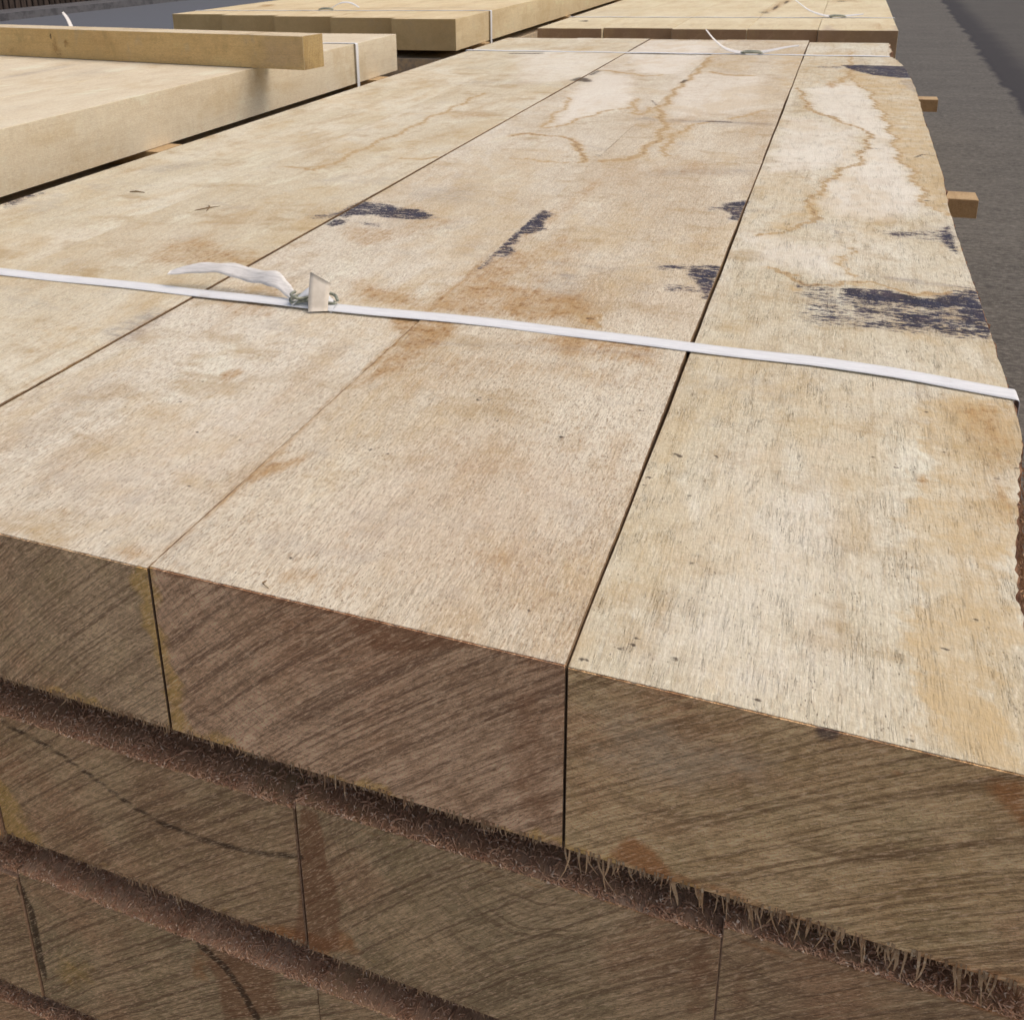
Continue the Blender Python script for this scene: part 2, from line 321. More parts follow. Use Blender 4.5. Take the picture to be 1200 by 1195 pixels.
C7, C6, C5, C4, C3, C2 = ((900, 240), 4.0), ((880, 60), 4.286), ((620, 220), 4.286), ((360, 200), 4.0), ((600, 40), 4.0), ((300, 50), 4.0)
TOP = [
 # blue-black iron stains
 T('blue', 'a', [(330,385),(560,400),(700,430),(860,420),(930,385),(990,400),(1075,640),(900,620),(700,600),(450,580),(200,545),(190,515),(330,430)], .020, .58, *C7),
 T('blue', 'a', [(335,388),(560,398),(720,438),(860,422),(990,400),(1015,470),(870,485),(740,482),(560,455),(430,452),(350,430)], .012, 1.0, *C7),
 T('blue', 'a', [(560,490),(700,505),(860,530),(1045,540),(1075,640),(900,618),(750,592),(600,570)], .016, .80, *C7),
 T('blue', 'a', [(860,440),(1010,430),(1060,600),(900,560)], .014, .95, *C7),
 T('blue', 'a', [(130,370),(330,370),(350,560),(170,560)], .03, .46, *C7),
 T('blue', 'a', [(520,122),(640,128),(790,122),(850,100),(872,150),(880,185),(810,172),(700,162),(600,152)], .016, .62, *C7),
 T('blue', 'a', [(800,120),(850,98),(870,150),(895,235),(850,212),(815,175)], .008, .95, *C7),
 T('blue', 'a', [(300,118),(340,122),(335,152),(305,148)], .012, .5, *C7),
 T('blue', 'a', [(450,72),(560,70),(800,78),(825,138),(740,135),(620,122),(520,100)], .012, 1.0, *C6),
 T('blue', 'a', [(330,76),(460,76),(460,88),(330,86)], .012, .5, *C6),
 T('grey', 'a', [(740,150),(812,140),(840,215),(790,190)], .012, .9, *C6),
 T('blue', 'a', [(1110,183),(1160,210),(1110,240),(1115,280),(1050,296),(1000,302),(992,340),(955,355),(978,385),(940,408),(868,405),(855,442),(795,470),(870,390),(930,340),(1000,270),(1060,215)], .008, .85, *C4),
 T('blue', 'a', [(262,142),(360,152),(430,172),(530,178),(610,218),(520,228),(400,222),(300,206),(230,206),(180,216),(130,212),(200,168)], .012, .88, *C4),
 T('blue', 'a', [(115,225),(190,228),(170,248),(110,262),(85,250)], .008, .85, *C4),
 T('blue', 'a', [(230,238),(340,243),(352,266),(270,252)], .010, .5, *C4),
 T('blue', 'a', [(0,210),(150,200),(130,228),(20,228)], .016, .58, *C4),
 T('blue', 'a', [(970,82),(1103,66),(1062,168),(1000,166),(1012,130),(965,112)], .008, .92, *C5),
 T('blue', 'a', [(890,100),(970,100),(970,116),(890,112)], .010, .55, *C5),
 T('blue', 'a', [(800,393),(968,393),(915,556),(880,562),(850,522),(838,480),(800,440)], .012, .90, *C5),
 T('blue', 'a', [(630,392),(800,388),(800,414),(640,416)], .010, .62, *C5),
 T('blue', 'a', [(680,490),(840,500),(840,530),(700,525)], .012, .58, *C5),
 T('grey', 'a', [(150,432),(230,440),(225,462),(150,455)], .01, .9, *C5),
 T('blue', 'a', [(0,238),(45,221),(52,226),(10,245)], .02, .55),
 T('tan', 'a', [(0,870),(250,760),(330,690),(400,640),(430,720),(330,860),(200,920),(0,960)], .06, .62, *C6),
 T('tan', 'a', [(880,60),(1010,60),(1050,100),(900,110)], .10, .45),
 T('tan', 'a', [(520,420),(600,330),(700,300),(760,330),(640,400),(560,470)], .08, .45, *C2),
 T('rust', 'a', [(640,250),(700,215),(790,205),(860,215),(850,240),(700,262)], .10, .26),
 T('rust', 'a', [(600,300),(660,270),(700,290),(640,345),(590,330)], .035, .45),
 # rust and tannin
 T('rust', 'a', [(392,322),(470,338),(505,352),(545,322),(575,312),(600,332),(690,343),(705,370),(640,380),(560,374),(500,366),(420,352)], .045, .72),
 T('rust', 'a', [(500,350),(540,320),(600,290),(640,300),(600,335),(560,368)], .03, .62),
 T('rust', 'a', [(445,364),(545,372),(535,395),(480,432),(430,452),(408,458),(470,402)], .022, .75),
 T('rust', 'a', [(650,384),(790,402),(770,432),(650,420),(600,402)], .035, .62),
 T('rust', 'a', [(430,450),(500,400),(790,440),(770,470),(600,450),(470,470)], .06, .38),
 T('rust', 'a', [(283,562),(308,545),(372,529),(350,546),(312,562),(290,570)], .012, .75),
 T('rust', 'a', [(300,690),(330,658),(430,668),(425,695),(350,700)], .030, .52),
 T('rust', 'a', [(550,645),(600,640),(612,668),(560,668)], .016, .52),
 T('rust', 'a', [(125,642),(160,630),(182,650),(150,660)], .016, .62),
 T('rust', 'a', [(195,280),(250,276),(272,290),(325,296),(300,312),(240,313),(150,312)], .045, .58),
 T('rust', 'a', [(395,262),(450,265),(505,252),(560,255),(460,282),(430,292),(395,280)], .035, .50),
 T('rust', 'a', [(250,350),(300,350),(330,358),(320,372),(270,370)], .02, .5),
 T('rust', 'a', [(255,438),(280,428),(288,436),(260,450)], .010, .65),
 T('rust', 'a', [(1098,470),(1190,470),(1200,530),(1198,640),(1160,600),(1148,550),(1120,500)], .040, .60),
 T('rust', 'a', [(365,170),(400,150),(450,148),(440,180),(400,190)], .03, .70, *C6),
 T('rust', 'a', [(870,362),(950,330),(1050,320),(1135,345),(1050,352),(950,358)], .05, .60, *C2),
 T('rust', 'a', [(0,380),(60,362),(140,372),(100,420),(0,440)], .06, .30),
 T('rust', 'a', [(680,240),(760,215),(880,225),(860,260),(740,270)], .10, .30),
 T('rust', 'a', [(780,185),(850,190),(868,205),(800,215)], .08, .42),
 T('rust', 'a', [(0,330),(60,345),(160,380),(60,362)], .02, .3),
 T('rust', 'a', [(0,255),(120,235),(240,262),(180,300),(60,290)], .10, .26),
 T('rust', 'l', [(177,662),(300,552),(430,432),(515,352)], .012, .55),
 T('rust', 'l', [(0,470),(120,405),(250,337)], .014, .45),
 T('rust', 'l', [(540,330),(600,285),(640,262),(700,215)], .035, .55),
 # tan, once-wet ground of the right board
 T('tan', 'a', [(500,110),(530,170),(600,200),(620,260),(670,320),(700,400),(720,440),(735,520),(800,590),(850,680),(870,750),(940,800),(1000,830),(1000,640),(930,480),(860,230),(830,150),(700,120)], .030, .85, *C6),
 T('tan', 'a', [(1065,470),(1110,460),(1200,465),(1200,920),(1170,905),(1060,870),(1053,700),(1060,560),(1080,540)], .060, .72),
 T('tan', 'a', [(965,0),(1052,0),(1060,48),(960,48)], .2, 0),
 T('tan', 'a', [(0,380),(120,355),(160,390),(60,430),(0,450)], .10, .45),
 T('tan', 'a', [(650,282),(750,230),(900,225),(800,292)], .10, .50, *C2),
 T('tan', 'a', [(0,300),(130,345),(300,375),(250,450),(100,430),(0,380)], .05, .48, *C7),
 T('tan', 'a', [(340,350),(560,392),(860,412),(820,432),(700,425),(560,398),(330,382)], .02, .7, *C7),
 T('tan', 'a', [(190,590),(330,330),(300,620),(150,900),(40,930)], .05, .0, *C6),
 T('tan', 'a', [(440,590),(360,700),(300,780),(320,860),(400,800),(330,720)], .04, .55, *C6),
 T('tan', 'a', [(560,390),(610,430),(580,490),(545,560),(560,470)], .03, .60, *C6),
 # lines left by drying water
 T('line', 'l', [(240,185),(290,290),(340,320),(460,355),(560,390),(605,440),(570,480),(550,540),(530,580),(430,600),(410,640),(340,700),(290,790),(330,860),(200,900),(40,930)], .016, .95, *C6),
 T('line', 'l', [(500,110),(530,170),(600,200),(620,260),(670,320),(700,400),(720,440),(735,520),(800,590),(850,680),(870,750),(940,800),(990,830)], .015, .90, *C6),
 T('line', 'l', [(60,640),(200,635),(340,645),(410,640)], .014, .7, *C6),
 T('line', 'l', [(0,300),(130,345),(200,370),(300,375),(350,355),(450,365),(560,395),(680,410),(860,410)], .010, 1.0, *C7),
 T('line', 'l', [(380,205),(360,265),(400,330)], .010, .8, *C7),
 T('line', 'l', [(0,480),(60,465),(200,475),(290,500),(340,560),(320,600)], .022, 1.0, *C3),
 T('line', 'l', [(410,168),(520,180),(620,195),(700,190)], .030, .9, *C3),
 T('line', 'l', [(150,440),(210,436),(300,402),(400,370),(500,350),(580,340)], .022, .85, *C3),
 T('line', 'l', [(150,440),(180,395),(220,360),(270,330),(260,300),(225,290)], .022, .8, *C3),
 T('line', 'l', [(930,110),(880,170),(820,220),(760,270),(720,330),(680,350),(720,420),(690,490),(640,530),(560,590),(400,600)], .028, .9, *C3),
 T('line', 'l', [(720,570),(720,520),(770,470),(850,430),(930,412)], .024, .85, *C3),
 T('grey', 'l', [(610,397),(700,406),(830,411),(930,412),(1030,416),(1190,425)], .030, .9, *C3),
 T('dirt', 'l', [(920,412),(1025,416)], .018, .8, *C3),
 T('line', 'l', [(940,180),(1000,195),(1130,196)], .045, .9, *C3),
 T('line', 'l', [(1190,360),(1100,380),(1040,400)], .030, .8, *C3),
 T('line', 'l', [(580,300),(570,370),(600,380),(660,340)], .03, .8, *C3),
 T('line', 'l', [(0,583),(120,590),(300,602)], .018, .8, *C3),
 T('line', 'l', [(120,582),(280,600),(400,550),(540,480),(640,440),(730,400),(800,360),(900,320),(1060,240)], .024, .85, *C2),
 T('dirt', 'l', [(480,515),(540,478),(640,440),(730,402)], .010, .55, *C2),
 T('line', 'l', [(680,540),(760,550),(860,540)], .020, .9, *C2),
 T('line', 'l', [(290,275),(340,310),(460,355)], .012, .9, *C6),
 T('rust', 'a', [(1040,50),(1056,50),(1056,72),(1046,66)], .05, 1.0),
 T('rust', 'l', [(177,662),(230,610),(300,552)], .006, .5), T('rust', 'l', [(430,432),(515,352),(560,312)], .010, .9),
 # greys
 T('grey', 'a', [(550,340),(700,310),(860,305),(780,332),(640,358)], .05, .62, (0, 100), 3.43),
 T('grey', 'a', [(900,195),(1060,180),(1300,180),(1300,195),(1060,200)], .10, .55, *C2),
 T('grey', 'a', [(700,700),(850,680),(1060,655),(1060,740),(950,760),(800,745)], .06, .55, *C2),
 T('grey', 'a', [(250,650),(430,618),(440,630),(330,665)], .04, .6, *C2),
 T('grey', 'a', [(0,460),(150,430),(320,455),(280,565),(100,570)], .04, .50, *C5),
 T('grey', 'a', [(118,388),(180,360),(200,368),(160,398),(130,402)], .020, .75),
 T('grey', 'a', [(20,500),(90,440),(160,420),(140,470),(60,520)], .05, .32),
 T('grey', 'a', [(0,640),(40,560),(150,540),(200,600),(120,630)], .08, .25),
 T('grey', 'a', [(500,330),(640,340),(760,360),(930,380),(930,395),(700,372),(520,345)], .014, .8, *C7),
 T('grey', 'a', [(280,630),(600,560),(640,680),(400,700)], .0001, 0),
 T('grey', 'a', [(930,560),(1000,570),(1010,650),(960,660)], .05, .30),
 T('grey', 'a', [(120,215),(140,232),(60,240)], .02, 0),
 T('grey', 'l', [(480,402),(640,408),(760,416)], .014, .5),
 T('grey', 'l', [(640,308),(720,316),(800,312)], .016, .5),
 T('grey', 'l', [(700,318),(760,335)], .02, .4),
 T('grey', 'a', [(755,200),(880,196),(880,207),(760,208)], .04, .5),
 T('pink', 'a', [(30,560),(180,480),(400,430),(380,520),(200,640),(20,620)], .12, .55),
 T('pink', 'a', [(230,640),(500,500),(740,520),(690,740),(400,700)], .12, .60),
 T('pink', 'a', [(650,190),(860,180),(860,230),(650,240)], .15, .3),
 T('pink', 'a', [(0,270),(300,240),(320,300),(0,320)], .15, .35),
 T('pink', 'a', [(760,330),(850,340),(820,390),(700,380)], .05, .4),
 # bleached
 T('white', 'a', [(300,190),(520,150),(640,300),(700,430),(780,600),(860,760),(700,850),(420,830),(340,730),(450,600),(600,440),(450,350),(300,280)], .05, .85, *C6),
 T('white', 'a', [(160,320),(300,330),(560,410),(540,560),(420,590),(60,620)], .05, .65, *C6),
 T('white', 'a', [(280,270),(420,180),(560,200),(560,330),(300,400),(200,430)], .06, .85, *C3),
 T('white', 'a', [(540,90),(640,30),(1000,35),(900,100),(780,190),(600,180)], .06, .75, *C3),
 T('white', 'a', [(760,190),(930,180),(1200,200),(1190,360),(900,400),(720,400),(700,340)], .08, .55, *C3),
 T('white', 'a', [(0,70),(520,90),(380,190),(250,230),(0,235)], .10, .55, *C3),
 T('white', 'a', [(200,800),(560,870),(590,990),(240,930)], .04, .55, (800, 0), 2.99),
 T('white', 'a', [(700,820),(800,520),(1000,500),(1050,860)], .06, .35),
 # dark edges and knots
 T('dirt', 'l', [(667,782),(715,640),(745,570),(808,412)], .0035, .0),
 T('dirt', 'l', [(300,218),(330,208),(350,220)], .05, .8, *C3),
 T('dirt', 'l', [(370,190),(405,172)], .04, .65, *C3),
 T('dirt', 'l', [(548,78),(650,22)], .012, .7, *C3),
 T('dirt', 'l', [(795,230),(815,218)], .03, .7, *C3),
 T('dirt', 'l', [(655,310),(680,335)], .02, .6, *C3),
 T('dirt', 'l', [(400,565),(418,570)], .02, .6, *C3),
 T('dirt', 'l', [(825,535),(860,520),(918,526)], .008, .8, *C6),
 T('dirt', 'l', [(605,489),(650,490)], .010, .8, *C6),
 T('line', 'l', [(505,0),(498,20),(502,45),(497,70)], .012, .95, *C6),
 T('line', 'l', [(497,70),(505,110),(440,160)], .03, .9, *C6),
 T('dirt', 'l', [(860,748),(888,752)], .008, .8, *C6),
 T('dirt', 'l', [(610,55),(625,56)], .03, 0),
 T('dirt', 'l', [(565,64),(625,64)], .05, 0),
 T('dirt', 'l', [(80,78),(190,76)], .0001, 0),
 T('dirt', 'l', [(160,78),(330,74)], .03, .5, *C3),
 T('dirt', 'l', [(0,92),(130,92)], .05, .75, *C3),
 T('dirt', 'l', [(560,92),(860,99)], .02, .7, *C3),
 T('dirt', 'l', [(700,228),(850,232),(960,240),(1060,235)], .008, .4, *C5),
 T('dirt', 'l', [(0,365),(300,385),(460,405)], .005, .45, *C5),
 T('dirt', 'l', [(310,455),(430,470),(570,492)], .006, .55, *C5),
 T('dirt', 'l', [(660,262),(570,380)], .004, .3, *C5),
 T('rust', 'a', [(270,650),(330,640),(345,665),(330,690),(285,690)], .008, .9, *C5),
 T('dirt', 'l', [(295,660),(325,664)], .008, .75, *C5),
 T('line', 'l', [(280,640),(360,650),(372,680),(330,705),(270,690),(255,660),(280,640)], .010, .9, *C5),
 T('rust', 'a', [(795,640),(815,640),(815,662),(790,660)], .02, .9, *C3),
 T('rust', 'a', [(660,800),(700,800),(700,812),(668,812)], .0001, 0),
 T('rust', 'a', [(1072,560),(1085,556),(1092,566),(1078,574)], .01, .9),
]
for u, v, r in [(655,513,.0035),(559,467,.003),(572,469,.0035),(581,494,.0025),(548,493,.0022),(434,528,.0028),(208,470,.003),(236,446,.002),(884,820,.0035),(750,482,.003),(787,532,.005),(793,535,.004),
                (757,560,.004),(753,568,.003),(1083,483,.0035),(1049,548,.002),(1022,536,.002),(678,773,.005),(735,756,.004),(727,760,.003),(745,747,.003),(787,772,.003),(805,581,.003),(835,672,.0025),(808,660,.0022),
                (1140,727,.003),(1105,760,.002),(230,505,.002),(221,568,.0025),(122,620,.002),(166,480,.003),(145,476,.002),(617,717,.0025),(452,533,.0016),(560,470,.003),(1032,852,.002),(965,338,.002),(885,373,.002),
                (1062,868,.003),(1105,530,.002),(1165,560,.004),(1190,548,.003),(280,515,.0016),(340,655,.002),(690,642,.0016),(838,534,.0016),(855,538,.0012),(842,536,.001),(702,420,.002),(620,402,.002),(764,129,.006),(1023,128,.004),(1036,136,.006)]:
    q = onz(u, v)[:2] * S; TOP.append(('dirt', 'l', [q, q + np.array([r * .8, r * .3])], r * .9, .78))
EDGE_L1 = [(0,625),(177,662),(667,782),(1200,908)]
FRONT = [
 F('rust', 'a', [(712,1002),(735,975),(770,995),(800,1040),(760,1030)], .010, .95),
 F('rust', 'l', [(760,1018),(830,1040),(900,1062),(980,1095),(1100,1128),(1200,1150)], .008, .75),
 F('rust', 'a', [(1140,905),(1210,915),(1210,985),(1185,960),(1160,935)], .012, .85),
 F('rust', 'a', [(1040,898),(1060,902),(1062,915),(1045,912)], .006, .6),
 F('blue', 'a', [(955,848),(985,856),(978,868),(955,862)], .006, .9),
 F('tan', 'l', [(170,664),(186,735),(203,855)], .014, .9),
 F('tan', 'l', [(0,797),(203,858),(350,905),(500,952),(663,998),(830,1045)], .009, .80),
 F('pink', 'l', [(185,668),(300,696),(420,722),(667,786)], .006, .9),
 F('pink', 'a', [(385,712),(440,768),(520,765),(560,760),(480,735)], .010, .75),
 F('pink', 'l', [(667,785),(850,826),(1000,862),(1200,912)], .004, .6),
 F('rust', 'l', [(1050,905),(1130,915),(1180,925)], .010, .4),
 F('dirt', 'l', [(157,662),(163,680),(172,700)], .004, .7),
 F('pink', 'a', [(600,800),(640,790),(660,980),(600,960),(585,870)], .020, .55),
 F('grey', 'a', [(690,820),(860,860),(960,900),(800,940),(690,900)], .03, .55),
 F('pink', 'a', [(186,672),(380,718),(380,800),(200,760)], .03, .40),
 F('dirt', 'l', [(758,812),(757,880)], .0012, .6),
 # second tier
 F('dirt', 'l', [(0,848),(60,880),(110,915),(150,945),(190,968),(240,988),(300,1002),(352,1006)], .0045, .85),
 F('pink', 'a', [(352,950),(370,952),(383,1010),(398,1060),(396,1118),(342,1112),(350,1050),(346,1000)], .006, 1.0),
 F('rust', 'a', [(255,1080),(330,1085),(400,1105),(380,1130),(300,1105)], .012, .8),
 F('rust', 'a', [(380,1090),(405,1090),(430,1125),(385,1118)], .01, .7),
 F('rust', 'l', [(372,955),(450,985),(600,1035),(700,1055),(840,1100),(1000,1140),(1200,1200)], .006, .55),
 F('tan', 'a', [(-20,900),(20,960),(55,1000),(0,1000),(-30,990)], .02, 1.0),
 F('pink', 'a', [(800,1100),(845,1110),(838,1210),(790,1200)], .02, .6),
 F('pink', 'a', [(850,1110),(900,1120),(880,1210),(845,1200)], .015, .5),
 F('tan', 'l', [(0,993),(100,1013),(209,1058),(338,1098),(448,1140)], .006, .5),
 # third tier
 F('dirt', 'l', [(22,1040),(35,1070),(42,1105),(50,1145)], .0040, 1.0),
 F('dirt', 'l', [(232,1108),(262,1135),(280,1160),(300,1195),(310,1220)], .0055, 1.0),
 F('pink', 'a', [(225,1105),(320,1130),(330,1195),(260,1200),(250,1150)], .012, .8),
 F('rust', 'a', [(215,1110),(245,1115),(248,1160),(222,1150)], .01, .5),
 F('tan', 'a', [(55,1120),(100,1110),(110,1150),(70,1160)], .03, .5),
]

# ------------------------------------------------------------------ beams
def stations(y0, y1, near=None):
    if near is None: return np.linspace(y0, y1, max(2, int((y1 - y0) / near_step(y0)) + 1))
def near_step(y): return .3
def wob(t, seed, amp, f=(1.7, 4.1, 11.0)):
    return amp * (np.sin(t * f[0] + seed * 2.3) * .5 + np.sin(t * f[1] + seed * 5.1) * .3 + np.sin(t * f[2] + seed * 7.7) * .2)
def beam_mesh(x0, x1, y0, y1, zt, zb, seed, nx=4, ys=None, nz=2, mats=(None, None), ragged=.0004, wobble=.001, marks_top=None, marks_front=None, xr=None, rough_right=0.0, bev=.0007, tilt=(0, 0), sag=0.0, side_slot=0):
    """A sawn beam in metres. Top/bottom/sides use mats[0], ends mats[1]. Edges are eased and slightly torn."""
    rs = np.random.default_rng(abs(int(seed * 97)) + 5)
    if ys is None: ys = np.linspace(y0, y1, 24)
    ys = np.concatenate([[ys[0]], [ys[0] + bev], ys[1:-1], [ys[-1] - bev], [ys[-1]]])
    ny = len(ys)
    tx = np.concatenate([[0], np.linspace(bev / (x1 - x0), 1 - bev / (x1 - x0), nx), [1]]); nX = len(tx)
    tz = np.concatenate([[0], np.linspace(bev / (zt - zb), 1 - bev / (zt - zb), nz), [1]]); nZ = len(tz)
    XL = x0 + wob(ys * 3, seed, wobble); XR = (x1 + wob(ys * 3, seed + .5, wobble)) if xr is None else xr(ys)
    def chipped():
        a = np.abs(rs.normal(0, ragged, ny)); b = np.convolve(rs.normal(0, 1, ny + 8), np.ones(9) / 3, 'valid')
        c = np.zeros(ny)
        for _n in range(ny // 60): q = rs.integers(2, ny - 8); c[q:q + rs.integers(2, 6)] = rs.uniform(.0008, .0026)
        return a * .6 + np.clip(b - .5, 0, 2) * ragged * 1.1 + c * (ragged > .0005)
    rag = [chipped() for _ in range(4)]
    if xr is not None: rag[2] = rag[2] * .12
    ragf = [np.abs(rs.normal(0, ragged, nX)) for _ in range(4)]
    def pos(i, j, k):
        """arrays of lattice indices -> positions"""
        t = tx[i]; u = tz[k]
        xl = XL[j]; xrr = XR[j]
        if xr is not None:   # waney right edge: the sheet spreads below the top
            base = x1 + wob(ys[j] * 6, seed, .003); xrr = xrr * np.clip((u - .0), 0, 1) ** 1.2 + base * (1 - np.clip(u, 0, 1) ** 1.2)
        x = xl + (xrr - xl) * t; y = ys[j].copy(); z = zb + (zt - zb) * u
        z = z + sag * np.clip((y - y0) / (1.5 * S), 0, 1) * u
        L, Rr, Bt, Tp, Fr, Bk = i == 0, i == nX - 1, k == 0, k == nZ - 1, j == 0, j == ny - 1
        b = bev * .6
        x = np.where(L & (Bt | Tp | Fr | Bk), x + b + np.where(Tp, rag[0][j], rag[1][j]), x)
        x = np.where(Rr & (Bt | Tp | Fr | Bk), x - b - np.where(Tp, rag[2][j], rag[3][j]), x)
        z = np.where(Bt & (L | Rr | Fr | Bk), z + b + ragf[0][i] * Fr, z); z = np.where(Tp & (L | Rr | Fr | Bk), z - b - ragf[1][i] * Fr * .5, z)
        y = np.where(Fr & (L | Rr | Bt | Tp), y + b + ragf[2][i] * (Bt | Tp), y); y = np.where(Bk & (L | Rr | Bt | Tp), y - b, y)
        if rough_right > 0:
            nn = np.interp((ys[j] * 170 + z * 90) % 97, np.arange(97), NZ1)
            x = np.where(Rr & ~Tp, x + rough_right * nn, x)
        return np.stack([x, y, z], -1)
    V, Fc, MI, TP, FR = [], [], [], [], []
    base = 0
    def grid(I, J, K, flip, mi, which=None):
        nonlocal base
        a, b_ = I.shape; P = pos(I.ravel(), J.ravel(), K.ravel()); V.append(P)
        TP.append(np.full(len(P), which == 't')); FR.append(np.full(len(P), which == 'f'))
        ii, jj = np.meshgrid(np.arange(a - 1), np.arange(b_ - 1), indexing='ij')
        q = base + ii * b_ + jj; q = np.stack([q, q + 1, q + b_ + 1, q + b_], -1).reshape(-1, 4)
        if flip: q = q[:, ::-1]
        Fc.append(q); MI.append(np.full(len(q), mi)); base += len(P)
    ai, aj, ak = np.arange(nX), np.arange(ny), np.arange(nZ)
    I, J = np.meshgrid(ai, aj, indexing='ij'); grid(I, J, np.full_like(I, nZ - 1), True, 0, 't')
    i2 = np.array([0, nX - 1]); I, J = np.meshgrid(i2, aj, indexing='ij'); grid(I, J, np.zeros_like(I), False, 0)
    J, K = np.meshgrid(aj, ak, indexing='ij'); sm_ = side_slot; grid(np.zeros_like(J), J, K, True, sm_); grid(np.full_like(J, nX - 1), J, K, False, 3 if rough_right else sm_)
    I, K = np.meshgrid(ai, ak, indexing='ij'); grid(I, np.zeros_like(I), K, False, 1, 'f'); grid(I, np.full_like(I, ny - 1), K, True, 1)
    V = np.concatenate(V); Fc = np.concatenate(Fc); MI = np.concatenate(MI); TP = np.concatenate(TP); FR = np.concatenate(FR)
    attrs = None
    if marks_top or marks_front:
        A = np.zeros((len(V), 4)); B = np.zeros((len(V), 4))
        if marks_top: a, b_ = paint(V[TP][:, :2], marks_top); A[TP] = a; B[TP] = b_
        if marks_front: a, b_ = paint(V[FR][:, [0, 2]], marks_front); A[FR] = a; B[FR] = b_
        attrs = dict(stain_a=A, stain_b=B)
    return V, Fc.tolist(), MI, attrs
def beam(name, *a, parent=None, mats=None, **k):
    V, Fc, MI, at = beam_mesh(*a, mats=mats, **k)
    return mesh_obj(name, V, Fc, list(mats), parent, MI, attrs=at)

def strips(blades, mat, name, parent=None):
    """blades: list of polylines with widths -> thin three-sided slivers"""
    V, Fc = [], []
    for pts, wd in blades:
        n = len(pts); b = len(V)
        for i, (p, w_) in enumerate(zip(pts, wd)):
            d = np.array(pts[min(i + 1, n - 1)]) - np.array(pts[max(i - 1, 0)]); d = d / (np.linalg.norm(d) + 1e-9)
            u = np.cross(d, (0.3, 1, .2)); u /= (np.linalg.norm(u) + 1e-9); v = np.cross(d, u)
            p = np.array(p)
            V += [p + u * w_, p - u * w_ * .5 + v * w_ * .45, p - u * w_ * .5 - v * w_ * .45]
        for i in range(n - 1):
            for q in range(3):
                a_, c_ = b + i * 3 + q, b + i * 3 + (q + 1) % 3
                Fc.append((a_, c_, c_ + 3, a_ + 3))
    return mesh_obj(name, V, Fc, mat, parent)

def fibre_mat(name, c1, c2, c3):
    s = SH(name); p = s.obj()
    n = s.noise(p, 90, 4, .75); c = s.mix(s.ss(n, .4, .6), c1, c2)
    c = s.mix(s.ss(s.noise(p, 420, 2, .5), .56, .66), c, c3)
    return s.done(c, .9)
M_fibre = fibre_mat('torn_fibre', (.38, .22, .12), (.52, .34, .19), (.66, .50, .32))
M_splint = fibre_mat('pale_splinter', (.60, .36, .18), (.76, .50, .28), (.86, .64, .40))
M_fibre_dark = fibre_mat('torn_fibre_brown', (.075, .038, .022), (.13, .068, .038), (.22, .13, .075))
M_shaving = fibre_mat('wood_shavings', (.46, .25, .15), (.68, .42, .26), (.86, .68, .50))

# ---------------- main stack
Y0 = 1.156
def fringe_blades(x0, x1, zb, y0, dens, lmin, lmax, longs=0, lrange=(.012, .03), seed=1, root=.004):
    rs = np.random.default_rng(seed); out = []
    n = int((x1 - x0) * dens)
    clump = lambda x: .55 + .3 * math.sin(x * 611 + seed) * math.sin(x * 233 + 1.7 * seed) + .25 * math.sin(x * 67 + seed)
    for _ in range(n):
        x = rs.uniform(x0, x1); L = rs.uniform(lmin, lmax) * (.45 + .9 * clump(x)); yy = y0 + rs.uniform(-.0006, .010) * (1 if rs.random() < .6 else .2)
        a, b = rs.normal(0, .28), rs.normal(.05, .30)
        pts = [(x, yy, zb + root), (x + a * L * .4, yy + b * L * .3, zb - L * .45), (x + a * L * 1.1 + rs.normal(0, .0005), yy + b * L, zb - L)]
        w_ = rs.uniform(.00025, .00065); out.append((pts, (w_ * 1.5, w_ * .9, w_ * .05)))
    cc = rs.random(max(3, longs // 3))
    for _ in range(longs):
        x = (CL := x0 + (x1 - x0) * rs.choice(cc)) + rs.normal(0, .009); L = rs.uniform(*lrange) * (.4 + .6 * rs.random()); a, b = rs.normal(.10, .16), rs.normal(.05, .12); yy = y0 + rs.uniform(-.001, .006)
        cur = rs.normal(.05, .14); w_ = rs.uniform(.0005, .0012) * (1.8 if rs.random() < .12 else 1)
        w_ *= .65
        pts = [(x, yy, zb + root), (x + a * L * .25, yy + b * L * .2, zb - L * .3), (x + (a * .6 + cur * .3) * L, yy + b * L * .6, zb - L * .68), (x + (a + cur) * L * .9, yy + b * L, zb - L)]
        out.append((pts, (w_ * 1.3, w_ * 1.2, w_ * .8, w_ * .25)))
    return out

def near_stations(y0, y1):
    ys = [y0]
    while ys[-1] < y1:
        t = ys[-1] / S; ys.append(ys[-1] + (.0030 if t < 2.5 else .0040 if t < 3.4 else .0065 if t < 6 else .009))
    ys[-1] = y1
    return np.array(ys)
NZ1 = np.random.default_rng(77).normal(0, 1, 97)
def xr_main(y):
    t = y / S
    k = [1.156, 1.3, 1.545, 1.70, 1.80, 1.946, 2.12, 2.33, 2.5, 2.85, 3.10, 3.22, 3.65, 4.06, 4.54, 5.9, 6.96, 7.64, 8.0, 8.25, 8.70, 8.80, 9.2, 9.5, 9.82]
    v = [.345, .340, .341, .358, .372, .390, .420, .428, .427, .427, .425, .421, .421, .427, .443, .450, .462, .455, .445, .432, .385, .352, .385, .380, .378]
    x = np.interp(t, k, v) * S
    x += .0005 * np.interp(y * 40 % 97, np.arange(97), NZ1) + .0005 * np.interp(y * 9 % 97, np.arange(97), NZ1) + np.where(t < 2.1, .0008, .0001) * np.interp(y * 190 % 97, np.arange(97), NZ1)
    far = t > 8.5
    return np.where(far, x + .003 * np.interp(y * 120 % 97, np.arange(97), NZ1), x)

